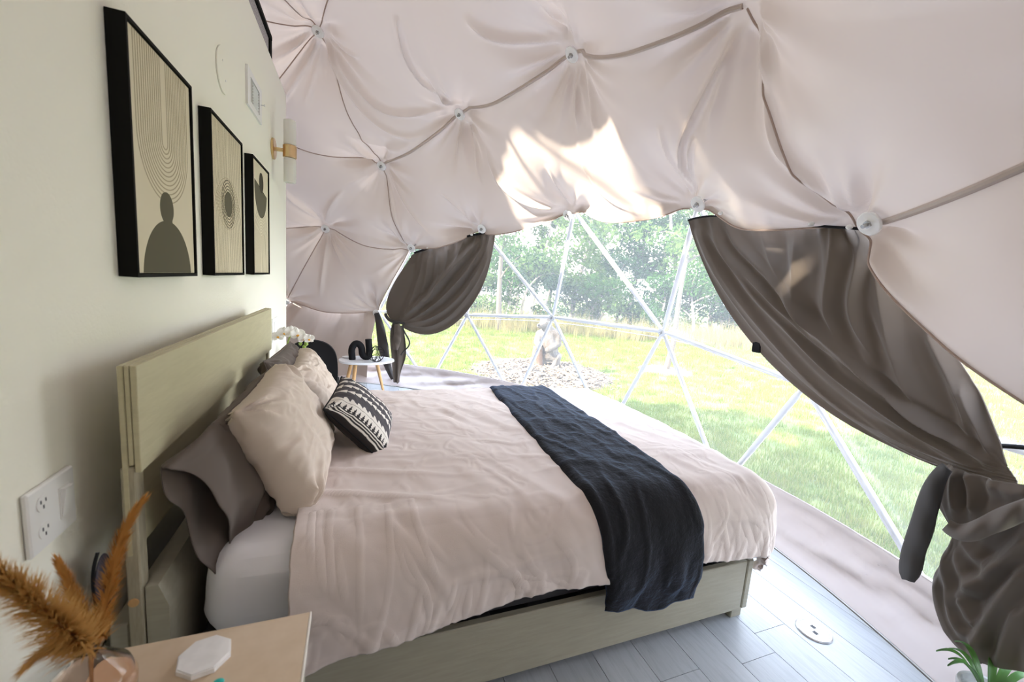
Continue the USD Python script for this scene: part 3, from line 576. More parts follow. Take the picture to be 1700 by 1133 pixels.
part(cr,'drape',cloth(P,.004),M_curt,True)
ts=[[(1566,774),(1550,848),(1577,893),(1545,955),(1551,1015),(1576,1066),(1618,1098)],[(1600,782),(1588,850),(1596,895),(1578,960),(1585,1020),(1610,1075),(1640,1104)],
    [(1650,796),(1655,852),(1655,890),(1655,960),(1665,1030),(1680,1085),(1690,1115)],[(1720,806),(1735,850),(1730,885),(1745,960),(1750,1030),(1755,1085),(1758,1125)]]
def tfold(u,v): return .022*n1(u*8+v*3.0,v*2.2-u*1.5,8)-.03*max(0,1-u*5)
P=drape(ts,160,150,lambda u,v:3.99+.02*v,tfold,floor=.02,ridges=FT)
part(cr,'tail',cloth(P,.004),M_curt,True)
part(cr,'tie_band',stripf([(1572,872),(1610,884),(1650,868),(1700,848),(1745,832)],[20,30,34,34,30],3.92,wob=.006),M_curt,True)
part(cr,'strap',stripf([(1572,776),(1548,815),(1533,868),(1518,915),(1511,948),(1508,964)],[16,20,24,27,30,32,34,35,36,37,37,37,37,37,37,36,35,30,16],3.93,th=.006),M_curt2,True,label='hanging tie strap with rounded end')
part(cr,'tie_cord',tube(spl([on_dome(x,y,4.06) for x,y in ((1640,741),(1670,741),(1720,745),(1760,748))],12),.008,8),M_blackm)
q=on_dome(1257,576,4.10); part(cr,'tab',box(q[0]-.012,q[0]+.012,q[1]-.028,q[1]+.028,q[2]-.035,q[2]+.035,.006),M_blackm,20,label='black hook tab on the curtain edge')
for x,y in ((1196,353),(1236,358),(1288,365),(1347,371),(1410,376)):
    q=on_dome(x,y+1,4.12); part(cr,'ring',ball(q,.013,2,(1,1,.8)),M_white,True)
part(cr,'heading_cord',tube(spl([on_dome(x,y,4.17) for x,y in ((1143,366),(1196,359),(1288,370),(1347,375),(1426,380))],30),.006,6),M_blackm)
cl=thing('curtain','smaller brown curtain tied back at the left side of the window','curtain',HUB['C1']-V([.2,.2,.1]))
ls=[[(684,423),(664,454),(645,490),(641,512),(653,534)],[(708,414),(694,451),(670,493),(657,516),(657,535)],[(740,404),(728,450),(702,492),(678,517),(661,536)],[(768,396),(760,445),(735,490),(700,522),(664,537)],
    [(796,389),(787,445),(762,495),(716,530),(667,538)],[(812,386),(802,448),(778,502),(728,541),(669,541)],[(822,386),(815,440),(790,500),(738,548),(668,544)]]
def lfold(u,v): return .014*n1(u*14+v*u*2,v*1.4,14)*(.4+u)+.05*math.sin(PI*v)*u+.015*max(0,1-v*6)*math.sin(2*PI*u*9)
P=drape(ls,240,120,lambda u,v:R_C+.05*math.exp(-(v/.13)**2)-.10*v,lfold,us=V([0,.16,.34,.52,.72,.88,1.]),ridges=FL)
part(cl,'drape',cloth(P[::-1],.004),M_curt,True)
tl=[[(652,535),(648,560),(650,590),(652,620),(653,634)],[(658,537),(654,560),(655,590),(656,615),(657,636)],[(664,540),(664,565),(663,590),(662,615),(660,637)],[(668,542),(672,570),(672,595),(667,610),(662,634)]]
P=drape(tl,60,60,lambda u,v:3.97,lambda u,v:.03*math.sin(u*12)*(1-.5*v),floor=.03)
part(cl,'tail',cloth(P[::-1],.004),M_curt,True)
part(cl,'flap',stripf([(625,520),(632,548),(638,585),(645,612),(652,630)],[8,14,17,12,5],4.02,wob=.008),M_curt2,True)
part(cl,'strap',stripf([(659,538),(660,556),(658,572),(657,581)],[8,11,12,6],3.90,th=.006),M_curt,True)
part(cl,'tie_cord',tube(spl([on_dome(x,y,3.93) for x,y in ((640,521),(645,530),(655,535),(664,536),(671,538))],20),.018,8),M_curt2)
part(cl,'tie_cord',tube(spl([on_dome(x,y,3.94) for x,y in ((669,540),(674,556),(680,570),(672,582),(666,590))],20),.009,8),M_curt2)
q=on_dome(802,456,4.08); part(cl,'tab',box(q[0]-.025,q[0]+.025,q[1]-.015,q[1]+.015,q[2]-.03,q[2]+.03,.006),M_blackm,20,label='black hook tab on the curtain edge')
for x,y in ((710,413),(724,409),(738,405),(759,399),(783,391)):
    q=on_dome(x,y-1,4.12); part(cl,'ring',ball(q,.014,2,(1,1,.8)),M_white,True)
part(cl,'heading_cord',tube(spl([on_dome(x,y,4.16) for x,y in ((688,420),(740,403),(783,391),(824,384))],30),.012,6),M_blackm)
# ---------------------------------------------------------------- bed
bed=thing('bed','pale limed wood bed frame with a slim panelled headboard','bed',(1.2,1.955,0))
part(bed,'side_rail',box(.17,2.222,1.165,1.192,.052,.288,.003),M_rail,20); part(bed,'side_rail',box(.17,2.222,2.718,2.745,.052,.288,.003),M_rail,20)
part(bed,'foot_rail',box(2.23,2.262,1.165,2.745,.05,.288,.004),M_rail,20)
for x in (2.19,): 
    for y in (1.18,2.67): part(bed,'leg',box(x,x+.062,y,y+.055,.001,.055,.003),M_rail,20)
for y in (1.18,2.67): part(bed,'leg',box(.22,.28,y,y+.055,.001,.055,.003),M_rail,20)
part(bed,'platform',box(.18,2.22,1.196,2.714,.20,.262,.003),M_dark,20)
part(bed,'base_box',box(.19,2.21,1.205,2.705,.281,.372,.01),M_dark,20)
for k in range(9): part(bed,'slat',box(.3+k*.22,.38+k*.22,1.20,2.71,.264,.279,.003),M_dark,20)
part(bed,'back_panel',box(.093,.104,1.13,2.735,.72,1.178,.0015),M_hb,20); part(bed,'middle_panel',box(.1055,.1145,1.13,2.735,.945,1.178,.0015),M_hb,20)
part(bed,'front_panel',box(.116,.128,1.13,2.262,.927,1.178,.0015),M_hb,20); part(bed,'front_panel',box(.116,.126,2.264,2.735,.935,1.176,.0015),M_hb,20)
for y in (1.131,2.69): part(bed,'headboard_post',box(.088,.116,y,y+.04,.001,.94,.003),M_hb_edge,20)
pl=sg.Polygon([(.119,.05),(.165,.05),(.165,.57),(.145,.63),(.119,.63)]); part(bed,'headboard_rail',prism(pl,1.14,2.73,'xz'),M_rail,20)
part(bed,'back_rail',box(.045,.085,1.14,2.73,.001,.54,.004),M_rail,20)
part(bed,'peg',cyl((.10,1.128,.60),(.10,1.1315,.60),.011,16,.001),M_oak,30,label='round wooden peg in the headboard post')
pch=ball((0,0,0),1,3,(.006,.030,.085)); pch.vertices[:,1]*=np.clip(1-.5*(-pch.vertices[:,2]/.085),.25,1.2); pch.vertices=pch.vertices+V([.055,1.115,.66])
hp_=thing('cloth_pouch','dark purple-grey cloth pouch hanging on a black cord between wall and headboard','pouch',(.055,1.115,.62))
part(hp_,'pouch',pch,mat('purple_cloth',(.045,.040,.055),.9),True)
part(hp_,'cord',tube(spl([(.055,1.10,.76),(.052,1.082,.70),(.053,1.085,.62),(.055,1.09,.555),(.055,1.105,.545),(.056,1.12,.58)],30),.0035,6),M_blackm)
mh=m3.Manifold.batch_hull([m3.Manifold.sphere(.085,24).translate([x,y,z]) for x in (.29,2.12) for y in (1.275,2.635) for z in (.455,.555)]).refine_to_length(.035).to_mesh()
mm=trimesh.Trimesh(mh.vert_properties[:,:3],mh.tri_verts); mm.vertices=mm.vertices+mm.vertex_normals*((fbm(mm.vertices*V([5,5,9]),3,3)-.5)*.022+(ridge(mm.vertices*V([4,4,14]),2,6))*.003)[:,None]
single('mattress',mm,M_sheet,'mattress in a white fitted sheet on the bed','mattress',smooth=True)
tagm=at(1141,942,1,1.182); single('paper_label',box(tagm[0]-.05,tagm[0]+.035,1.166,1.215,.2895,.292,.0008),M_white,'small white paper label lying on the near bed rail','label',smooth=20)
# duvet and throw share one way of lying over the mattress
YC,WF,LF,ZT,RR=1.955,.70,2.215,.648,.105
def lie(s,t,lift=0.0):
    """cloth place: s across the bed from its middle (near side negative), t along it from the wall"""
    ds=np.maximum(np.abs(s)-WF,0); dt=np.maximum(t-LF,0); d=np.hypot(ds,dt); a=np.minimum(d/RR,PI/2); R=RR+lift
    h=R*np.sin(a); v=R*(1-np.cos(a))+np.maximum(d-RR*PI/2,0)-lift
    bul=.028*np.sin(np.clip((d-.06)/.42,0,1)*PI); h=h+bul
    ux=np.where(d>0,dt/np.maximum(d,1e-9),0); us=np.where(d>0,ds/np.maximum(d,1e-9),0)
    crown=.022*np.cos(np.clip(s/WF,-1,1)*PI/2)+.012*np.cos(np.clip((t-1.3)/.9,-1,1)*PI/2)
    x=np.minimum(t,LF)+h*ux; y=YC+np.sign(s)*(np.minimum(np.abs(s),WF)+h*us); z=ZT+crown-v
    N=np.stack([ux*np.sin(a),np.sign(s)*us*np.sin(a),np.cos(a)],-1)
    return np.stack([x,y,z],-1),N,d
CRE=[[(587,850),(595,896),(598,972),(602,1061)],[(630,850),(647,887),(648,926),(633,1003),(618,1061)],[(651,896),(682,936),(706,988),(694,1040)],[(673,862),(694,896),(725,975)],[(520,852),(508,874),(498,923)],[(503,902),(520,945)],[(517,902),(541,966)],[(541,896),(552,969)],[(560,926),(575,981)],
 [(804,905),(801,936),(786,1003)],[(827,923),(852,963),(847,991)],[(749,951),(737,997)],[(774,957),(764,1015)],[(887,948),(893,978)],[(770,880),(800,905),(826,915)],[(700,905),(740,930)],[(640,1023),(660,1050)],[(1203,825),(1175,881),(1147,913)],[(1218,839),(1207,888),(1214,920)],[(1235,846),(1242,899),(1246,916)],[(1136,846),(1147,892),(1133,923)],[(1165,840),(1160,880),(1150,925)],[(1185,835),(1188,880),(1192,920)],[(905,890),(940,930),(930,970)],[(860,900),(880,940),(905,955)]]
_cr=[]
for c in CRE:
    q=V([at(x,y,1,1.15) for x,y in c]); q=spl(np.stack([q[:,0],q[:,2]],1),160); _cr.append(cKDTree(q))
def crease(s,t,d):
    """sharp pressed folds of the near side"""
    z=ZT-np.where(d<RR*PI/2,RR*(1-np.cos(np.minimum(d/RR,PI/2))),RR+d-RR*PI/2); x=np.minimum(t,LF+.12); ok=(s<-WF+.05)
    w=np.zeros(s.shape); Q=np.stack([x[ok],z[ok]],1); a=np.zeros(len(Q))
    for k,tr in enumerate(_cr):
        dd,i=tr.query(Q); e=np.sin(PI*np.clip((i+6)/172,0,1)); a+=(.0026*np.exp(-np.abs(dd/.0052)**1.5)+.0012*np.exp(-(dd/.02)**2))*e*(.5+1.0*fbm(np.stack([Q[:,0]*9,Q[:,1]*7,0*Q[:,0]+k],1),1,k))
    w[ok]=a; return w
def wrinkle(s,t,d):
    q=np.stack([s,t,0*s],-1); side=np.clip((d-.03)/.12,0,1)
    w=.010*(fbm(q*V([3,3,1]),3,2)-.5)
    w+=.0055*np.maximum(ridge(q*V([6,3.0,1])+(fbm(q*3,2,5)-.5)[...,None]*1.4,2,7),0)**2
    w+=.006*(ridge(np.stack([s*4+t*9,t*3-s*2,0*s+3],-1),2,11)-.2)*(1-side)*.7
    # side: falling folds, spreading from the pillow corner and puckered at the hem
    drop_=np.where(s<0,np.clip(d,0,.6),0)
    f=fbm(np.stack([t*9-drop_*3.0,drop_*1.3,0*s+5],-1),3,21)-.5; w+=.020*f*side*np.clip(drop_/.25,0,1)
    g=ridge(np.stack([t*6.5-drop_*5.5,drop_*2.0,0*s+8],-1),2,23); w+=.007*np.maximum(g,0)**2*side*np.exp(-((t-.75)/.55)**2)
    w+=.008*np.maximum(ridge(np.stack([t*15+drop_*4,drop_*1.2,0*s+2],-1),2,29),0)**2*side*np.clip((drop_-.2)/.2,0,1)
    ft=np.clip(t-1.85,0,.5)/.4; w+=.022*(fbm(np.stack([t*16-drop_*9,drop_*4+s*7*(t>LF),0*s+1],-1),3,31)-.5)*side*np.clip(ft,0,1)
    # pull lines on the top out from under the pillows
    w+=.011*np.maximum(ridge(np.stack([s*7+t*2.2,t*.9,0*s+6],-1),2,37),0)**2*np.exp(-((t-.55)/.35)**2)*(1-side)
    w+=.0022*np.maximum(ridge(q*V([11,8,1])+(fbm(q*6,2,15)-.5)[...,None]*2.2,2,61),0)**3
    return w+crease(s,t,d)
ns,nt=430,470
tv=np.linspace(0,1,nt); 
Tn=.43+(LF+.35-.43)*tv
Sn=np.linspace(-1,1,ns)
S2=np.zeros((nt,ns)); T2=np.zeros((nt,ns))
for i,t in enumerate(Tn):
    nearL=WF+np.interp(t,[.4,.475,.55,.74,.9,1.11,1.39,1.82,2.03,2.2,2.7],[.402,.400,.376,.352,.330,.315,.320,.322,.345,.345,.345])+.008*math.sin(t*9)
    S2[i]=np.where(Sn<0,Sn*nearL,Sn*(WF+.42)); T2[i]=t
P,N,D=lie(S2,T2); P=P+N*wrinkle(S2,T2,D)[...,None]
edge_=np.clip((np.abs(Sn)-.96)/.04,0,1)[None,:]*np.ones((nt,1))
dv=thing('duvet','taupe pink cotton duvet spread over the bed','duvet',(1.3,1.955,.65))
part(dv,'cover',cloth(P[::-1],.022),M_duvet,True)
hm,hn,hd=lie(S2[:,3],T2[:,3]); part(dv,'hem',tube(P[2:-2,1]-N[2:-2,1]*.008,.011,8),M_duvet2,True)
# throw
nu,nv=90,330; uu=np.linspace(0,1,nu); sv=np.linspace(-1,1,nv)
S3=np.zeros((nu,nv));T3=np.zeros((nu,nv))
for j,k in enumerate(sv):
    s=k*(WF+.22) if k>0 else k*(WF+.485)
    l=np.interp(s,[-1.3,-1.1,-.8,-.7,0,.4,.75,1],[1.475,1.455,1.395,1.375,1.40,1.44,1.49,1.50]); r_=np.interp(s,[-1.3,-1.1,-.8,-.7,0,.75,1],[1.88,1.875,1.84,1.83,1.84,1.90,1.91])
    S3[:,j]=s; T3[:,j]=l+(r_-l)*uu
S3+=np.where(S3<-1.0,(.018*np.sin(uu*9)-.03*(uu-.5)+.02*np.exp(-((uu-.02)/.06)**2))[:,None],0)*np.clip((-S3-.95)/.25,0,1)
P3,N3,D3_=lie(S3,T3,.012); 
q=np.stack([S3,T3,0*S3],-1); w=wrinkle(S3,T3,D3_)*.55+.018*(fbm(q*V([4,9,1]),3,41)-.5)+.008*np.maximum(ridge(q*V([5,11,1])+(fbm(q*4,2,3)-.5)[...,None],2,43),0)**2
side=np.clip((D3_-.1)/.2,0,1); w+=.03*(fbm(np.stack([T3*11,D3_*1.2,0*S3],-1),2,47)-.5)*side
w-=.016*np.clip(1-np.minimum(uu,1-uu)/.04,0,1)[:,None]**2
thr=thing('throw_blanket','dark navy plush throw folded across the foot of the bed','blanket',(1.62,1.955,.68))
part(thr,'blanket',cloth((P3+N3*(w+.012)[...,None])[::-1],.014),M_navy,True)
rim=(P3+N3*(w+.005)[...,None])
part(thr,'hem',tube(rim[1:-1,1],.008,8),M_navy,True); part(thr,'hem',tube(rim[1:-1,-2],.008,8),M_navy,True)
# pillows
def pillow(bl,br,tr,tl,th,n=90,seed=0,pinch=.07,wr=.010,full=2.6,back=1.0):
    bl,br,tr,tl=map(V,(bl,br,tr,tl)); u=np.linspace(-1,1,n); U_,V_=np.meshgrid(u,u,indexing='ij')
    u2=U_*(1-pinch*(1-V_**2)); v2=V_*(1-pinch*(1-U_**2)); a,b=(u2+1)/2,(v2+1)/2
    C=bl*((1-a)*(1-b))[...,None]+br*(a*(1-b))[...,None]+tr*(a*b)[...,None]+tl*((1-a)*b)[...,None]
    nrm=np.cross(br-bl,tl-bl); nrm/=np.linalg.norm(nrm)
    h=th/2*(np.clip((1-np.abs(U_)**full)*(1-np.abs(V_)**full),0,1))**.5
    q=np.stack([U_*2.2,V_*2.2,0*U_+seed],-1); out=[]
    for sgn in (1,-1):
        w=wr*(ridge(q*V([1.3,1.3,1])+sgn*3+(fbm(q,2,seed)-.5)[...,None],3,seed+2)-.1)+wr*1.2*(fbm(q*1.4+sgn*5,3,seed)-.5)
        cc=np.hypot(1-np.abs(U_),1-np.abs(V_)); th_=np.arctan2(1-np.abs(V_),1-np.abs(U_)); w+=wr*1.4*np.exp(-(cc/.45)**2)*np.sin(th_*11+seed+np.sign(U_)*2+np.sign(V_))*np.clip(cc/.12,0,1)
        out.append(C+nrm*((h+w*np.clip(h/(th*.16),0,1))*(sgn if sgn>0 else -back))[...,None])
    f=tri(grid_faces(n,n)); v=np.vstack([out[0].reshape(-1,3),out[1].reshape(-1,3)]); m=T(v,np.vstack([f,f[:,::-1]+n*n])); m.merge_vertices(digits_vertex=6)
    idx=np.arange(n*n).reshape(n,n); loop=np.r_[idx[0,:-1],idx[:-1,-1],idx[-1,:0:-1],idx[:0:-1,0]]
    return m,out,out[0].reshape(-1,3)[loop]
def put_pillow(name,label,m,rim,mt,pr=.0022):
    c=m.vertices.mean(0); p=thing(name,label,'pillow',c); part(p,'cover',m,mt,True); pr and part(p,'seam',tube(np.vstack([rim,rim[:1]]),pr,6,False),mt,True); return p
m,_,rim=pillow((.30,1.36,.60),(.33,1.93,.62),(.240,1.95,.985),(.212,1.34,.965),.17,seed=3,wr=.014)
sh=put_pillow('bed_pillow','dark brown pillow with open sleeve end, nearest the camera against the headboard',m,rim,M_sham)
def sleeve(n=90,k=26):
    """open end of the pillow case: a flattened ring drawn out towards the camera, cut slantwise"""
    a=np.linspace(0,2*PI,n,endpoint=False); P=np.zeros((n+1,k,3))
    for j in range(k):
        f=j/(k-1)
        for i in range(n):
            ca,sa=math.cos(a[i]),math.sin(a[i]); top=V([.225-.065*f,.972-.045*f]); bot=V([.30-.045*f,.605-.03*f]); c=(top+bot)/2; ax=(top-bot)/2; nr=V([ax[1],-ax[0]])/np.linalg.norm(ax)
            w=(.050 if sa>0 else .022)*(1+.22*math.sin(4*a[i]+2.5*f)+.12*math.sin(7*a[i]+1))
            p=c+ax*ca*(1+.02*math.sin(9*a[i]))+nr*w*abs(sa)**.8*np.sign(sa)
            y0,y1=1.42,1.165+.085*(1-ca)/2*(1.3 if sa>0 else .5)-.012*math.sin(5*a[i])
            P[i,j]=(p[0]+.006*math.sin(8*f+3*ca),y0+(y1-y0)*f,p[1]+.008*math.sin(6*a[i]+4*f)*f)
        P[n,j]=P[0,j]
    return cloth(P[::-1],.0035)
part(sh,'sleeve',sleeve(),M_sham,True,label='open sleeve of the pillow case')
cur=spl([(.235,1.27,.585),(.262,1.25,.578),(.285,1.28,.583),(.30,1.33,.59)],30); part(sh,'hem_curl',cloth(V([[c+V([.012*math.cos(t),-.006*math.cos(t),.016*math.sin(t)]) for t in np.linspace(-2.6,2.2,14)] for c in cur]),.002),M_sham,True)
m,_,rim=pillow((.31,2.07,.62),(.33,2.70,.62),(.225,2.72,.985),(.205,2.06,1.0),.16,seed=5)
p2=put_pillow('bed_pillow','dark brown pillow at the far end of the headboard',m,rim,M_sham)
m,_,rim=pillow((.452,1.325,.655),(.475,1.97,.655),(.268,1.95,1.01),(.262,1.335,1.0),.19,seed=8,full=3.8,wr=.015)
put_pillow('bed_pillow','beige pillow nearest the camera, leaning on the brown sleeve-ended pillow',m,rim,M_beige,0)
m,_,rim=pillow((.475,2.03,.66),(.47,2.62,.66),(.29,2.61,.965),(.285,2.06,.935),.18,seed=13,full=2.9,wr=.014)
put_pillow('bed_pillow','beige pillow farther from the camera, behind the patterned cushion',m,rim,M_beige,0)
cb=[at(636,770,1,1.665),V([.765,2.12,.69]),at(567,626,1,2.12),at(537,680,1,1.675)]
# rows of the weave run from the lower left edge; u = across (edge lying towards the camera to the far edge), v = up
m,out,rim=pillow(cb[0],cb[1],cb[2],cb[3],.15,n=240,seed=17,wr=.004,pinch=.04,back=.8)
n=240; a=np.linspace(0,1,n); Ac,Bc=np.meshgrid(a,a,indexing='ij')  # Ac from near edge to far edge, Bc from bed to top
wht,gry,blk=V([.72,.68,.62]),V([.055,.048,.055]),V([.018,.014,.014])
def pattern(p,q):
    """p: distance from the near edge, q: along the rows"""
    c=np.broadcast_to(gry,p.shape+(3,)).copy()
    for lo,hi in ((.018,.030),(.044,.054)): c[(p>lo)&(p<hi)]=wht
    c[(p<=.018)|((p>.030)&(p<.044))|((p>=.054)&(p<.066))]=blk
    c[(p>=.066)&(p<.27)]=wht
    f=(q*15)%1-.5; g=(p-.076)/.095
    c[(g>0)&(g<1)&(np.abs(f)<.46*(1-g)*(.72+.5*((g*3.999)%1<.5)))]=blk
    c[(np.abs(p-.195)<.004)]=V([.30,.27,.25])
    saw=.225+.06*((q*11)%1); c[(p>=saw)&(p<.42)]=gry
    for k,p0 in enumerate((.44,.60,.76,.92)):
        z=(q*11+.3*k)%1; c[np.abs(p-p0)<.006+.040*(1-z)]=wht
    return c
col=pattern(np.clip(Ac,0,1),Bc).reshape(-1,3); cv=np.vstack([col,np.broadcast_to(blk,col.shape)])
v0=np.vstack([out[0].reshape(-1,3),out[1].reshape(-1,3)]); f0=tri(grid_faces(n,n)); cu=thing('accent_cushion','black and white patterned lumbar cushion with zigzag and fir rows','cushion',v0.mean(0))
part(cu,'cover',T(v0,np.vstack([f0,f0[:,::-1]+n*n])),M_print,True,color=cv); part(cu,'piping',tube(np.vstack([rim,rim[:1]]),.004,6,False),M_blackm,True)
# ---------------------------------------------------------------- things on the wall
def picture(y0,y1,z0,z1,label,draw):
    t=thing('framed_print',label,'picture',(.001,(y0+y1)/2,z0)); d=.042; w=.009
    outer=sg.box(y0,z0,y1,z1); part(t,'frame',prism(outer.difference(sg.box(y0+w,z0+w,y1-w,z1-w)),.001,d,'yz'),M_black,20)
    part(t,'backing',box(.0015,.006,y0+.004,y1-.004,z0+.004,z1-.004,.001),M_black,20)
    part(t,'canvas',box(.0065,d-.006,y0+w+.002,y1-w-.002,z0+w+.002,z1-w-.002,.001),M_canvas,20)
    inner=sg.box(y0+w+.003,z0+w+.003,y1-w-.003,z1-w-.003); yc=(y0+y1)/2
    for nm,shape,m,lv in draw(yc,z0+w,z1-w,y1-y0-2*w):
        s=shape.intersection(inner)
        if not s.is_empty: part(t,nm,prism(s,d-.006,d-.0055+lv*.0004,'yz'),m,False)
def u_lines(yc,zc,rad,end,wd,up=True):
    o=[]
    for r in rad:
        a=np.linspace(PI,2*PI,40) if up else np.linspace(PI,0,40)
        p=[(yc-r,end)]+[(yc+r*math.cos(x),zc+r*math.sin(x)) for x in a]+[(yc+r,end)]; o.append(sg.LineString(p).buffer(wd,cap_style=2))
    return unary_union(o)
def art1(yc,z0,z1,w):
    h=z1-z0; rad=np.linspace(.020,.176,13)
    yield 'arch_lines',u_lines(yc-.0,z0+h*.625,rad,z1+.1,.0017),M_line,0
    yield 'figure',unary_union([sg.Point(yc-.005,z0+h*.315).buffer(.048,48),sg.Point(yc-.002,z0+h*.2).buffer(.052,48).intersection(sg.box(yc-.03,z0,yc+.03,z0+h*.3))]).union(unary_union([s for s in [trans_ellipse(yc,z0-.012,.175,h*.275)]])),M_olive,1
def trans_ellipse(yc,zc,a,b):
    t=np.linspace(0,PI,60); return sg.Polygon([(yc+a*math.cos(x),zc+b*math.sin(x)) for x in t])
def art2(yc,z0,z1,w):
    h=z1-z0; rad=np.linspace(.014,.215,15)
    yield 'arch_lines',u_lines(yc,z0+h*.655,rad,z1+.1,.0011),M_line,0
    yield 'arch_lines',u_lines(yc,z0+h*.325,rad,z0-.1,.0011,False),M_line,0
    yield 'rings',unary_union([sg.Point(yc,z0+h*.49).buffer(r,48).exterior.buffer(.0013) for r in (.065,.078,.091,.104)]),M_olive2,1
    yield 'disc_print',sg.Point(yc,z0+h*.49).buffer(.056,48),M_olive,2
def art3(yc,z0,z1,w):
    h=z1-z0
    yield 'arch_lines',u_lines(yc,z0+h*.33,np.linspace(.014,.19,12),z0-.1,.0012,False),M_line,0
    bowl=sg.Point(yc,z0+h*.79).buffer(.172,64); import shapely.affinity as af
    half=af.rotate(sg.box(yc-.3,z0+h*.79-.4,yc+.3,z0+h*.79),-9,origin=(yc,z0+h*.79))
    yield 'bowl_print',bowl.intersection(half),M_olive,1
    yield 'disc_print',sg.Point(yc+.01,z0+h*.845).buffer(.058,48),M_olive2,2
picture(1.383,1.826,1.364,2.008,'black framed print of a round-headed figure under nested arches, nearest the camera',art1)
picture(2.026,2.512,1.364,2.010,'black framed print of a dark disc in rippling lines, middle of the three',art2)
picture(2.738,3.196,1.364,2.018,'black framed print of a dark bowl above nested arches, farthest of the three',art3)
# wall plates
wp1=thing('wall_plate','white double wall plate with outlet and rocker switch beside the bed','outlet',(0,1.055,.893))
part(wp1,'plate',box(.0005,.012,.988,1.126,.828,.959,.003),M_white,20)
for z in (.925,.868):
    r=part(wp1,'receptacle',prism(sg.Point(1.026,z).buffer(.0175,24).intersection(sg.box(1,z-.0145,1.06,z+.0145)),.012,.0135,'yz'),M_white,20)
    for y,z_ in ((1.019,z+.004),(1.033,z+.004),(1.026,z-.008)): part(r,'slot',box(.0132,.0142,y-.0014,y+.0014,z_-.0035,z_+.0035,0),M_dark,False)
g=prism(sg.box(1.073,.862,1.107,.930),.012,.0135,'yz'); part(wp1,'switch_surround',g,M_white,20)
rk=T([(.0135,1.076,.865),(.0135,1.104,.865),(.0135,1.104,.927),(.0135,1.076,.927),(.0145,1.076,.865),(.0145,1.104,.865),(.023,1.104,.927),(.023,1.076,.927)],[(0,2,1),(0,3,2),(4,5,6),(4,6,7),(0,1,5),(0,5,4),(1,2,6),(1,6,5),(2,3,7),(2,7,6),(3,0,4),(3,4,7)]); part(wp1,'switch_paddle',rk,M_white,False)
wp2=thing('wall_plate','small white wall plate on the wall just past the headboard','outlet',(0,3.6,.925)); part(wp2,'plate',box(.0005,.008,3.50,3.70,.85,1.03,.003),M_white,20); part(wp2,'insert',box(.0082,.0105,3.55,3.65,.88,1.0,.001),M_white,20)
cv=thing('junction_cover','round white cover plate on the upper wall','cover plate',(0,2.36,2.275)); part(cv,'plate',tube([(.0005,2.36,2.275),(.001,2.36,2.275),(.006,2.36,2.275),(.008,2.36,2.275)],[.096,.097,.096,.088],40),M_wall,20)
for z in (-.035,.035): part(cv,'screw',cyl((.0075,2.36-z*.6,2.275+z),(.0095,2.36-z*.6,2.275+z),.005,10),M_white,20)
vent=thing('air_register','white air register with louvres on the upper wall','vent',(0,2.97,2.39))
part(vent,'frame',prism(sg.box(2.79,2.29,3.15,2.49).difference(sg.box(2.855,2.325,3.085,2.455)),.0005,.012,'yz'),M_white,20)
part(vent,'cavity',box(-.004,.0012,2.85,3.09,2.32,2.46,0),M_dark,False)
part(vent,'damper_plate',box(.002,.008,2.857,2.925,2.327,2.453,.001),mat('grey_enamel',(.45,.45,.42),.5),20)
for k in range(8):
    s=box(-.0008,.0008,2.93,3.08,-.0042,.0042,0); s.apply_transform(trimesh.transformations.rotation_matrix(.9,(0,1,0))); s.apply_translation((.007,0,2.334+k*.0158)); part(vent,'louvre',s,M_white,False)
part(vent,'lever',cat_([cyl((.012,3.125,2.40),(.03,3.125,2.40),.004,8),box(.028,.034,3.115,3.135,2.395,2.405,.001)]),M_white,20)
sc=thing('wall_sconce','brass wall sconce with an upper and a lower frosted tube','wall lamp',(0,3.57,2.26))
part(sc,'backplate',tube([(.0005,3.57,2.26),(.001,3.57,2.26),(.014,3.57,2.26),(.018,3.57,2.26)],[.072,.073,.073,.066],36),M_brass,30)
part(sc,'arm',cyl((.016,3.57,2.26),(.075,3.57,2.26),.014,18),M_brass,30)
part(sc,'collar',lathe([(.0,-.043),(.043,-.043),(.0455,-.04),(.0455,.04),(.043,.043),(0,.043)],36,(.112,3.57,2.255)),M_brass,30)
tb=[(.0,0),(.038,0),(.041,.004),(.041,.166),(.037,.170),(.034,.166),(.034,.02),(0,.02)]
part(sc,'tube_shade',lathe(tb,36,(.112,3.57,2.302)),M_opal,30); part(sc,'tube_shade',lathe([(r,-z) for r,z in tb][::-1],36,(.112,3.57,2.208)),M_opal,30)
# ---------------------------------------------------------------- far side of the bed
tc=V([.705,4.83,.455]); st=thing('side_table','small white oval side table on three pale wooden legs','side table',(tc[0],tc[1],0))
a=np.linspace(0,2*PI,72,endpoint=False); ov=sg.Polygon([(tc[0]+.295*math.cos(x)*(1+.05*math.cos(3*x)),tc[1]+.235*math.sin(x)*(1+.06*math.cos(2*x))) for x in a])
tp=cat_([prism(ov,.442,.458,'xy'),prism(ov.buffer(-.004),.4575,.461,'xy'),prism(ov.buffer(-.012),.436,.4425,'xy')]); part(st,'table_top',tp,M_tabw,20)
for f,t in (((.925,5.00,0),(.82,4.90,.44)),((.475,4.93,0),(.56,4.88,.44)),((.56,4.66,0),(.60,4.74,.44))): part(st,'leg',tube([f,V(f)*.5+V(t)*.5,t],[.013,.018,.021],16),M_oak,30)
kp=[at(x,y,1,4.80) for x,y in ((585,590),(584,578),(586,568),(592,563),(598,566),(601,574),(602,581),(606,588),(611,588),(613,580),(613,570),(612,556))]
zb=.461; kp=V(kp); kp[:,1]=4.80; kp[:,2]+=zb+.0-kp[0,2]; kp[:,2]=np.maximum(kp[:,2],zb+.034); kp[0,2]=zb+.002
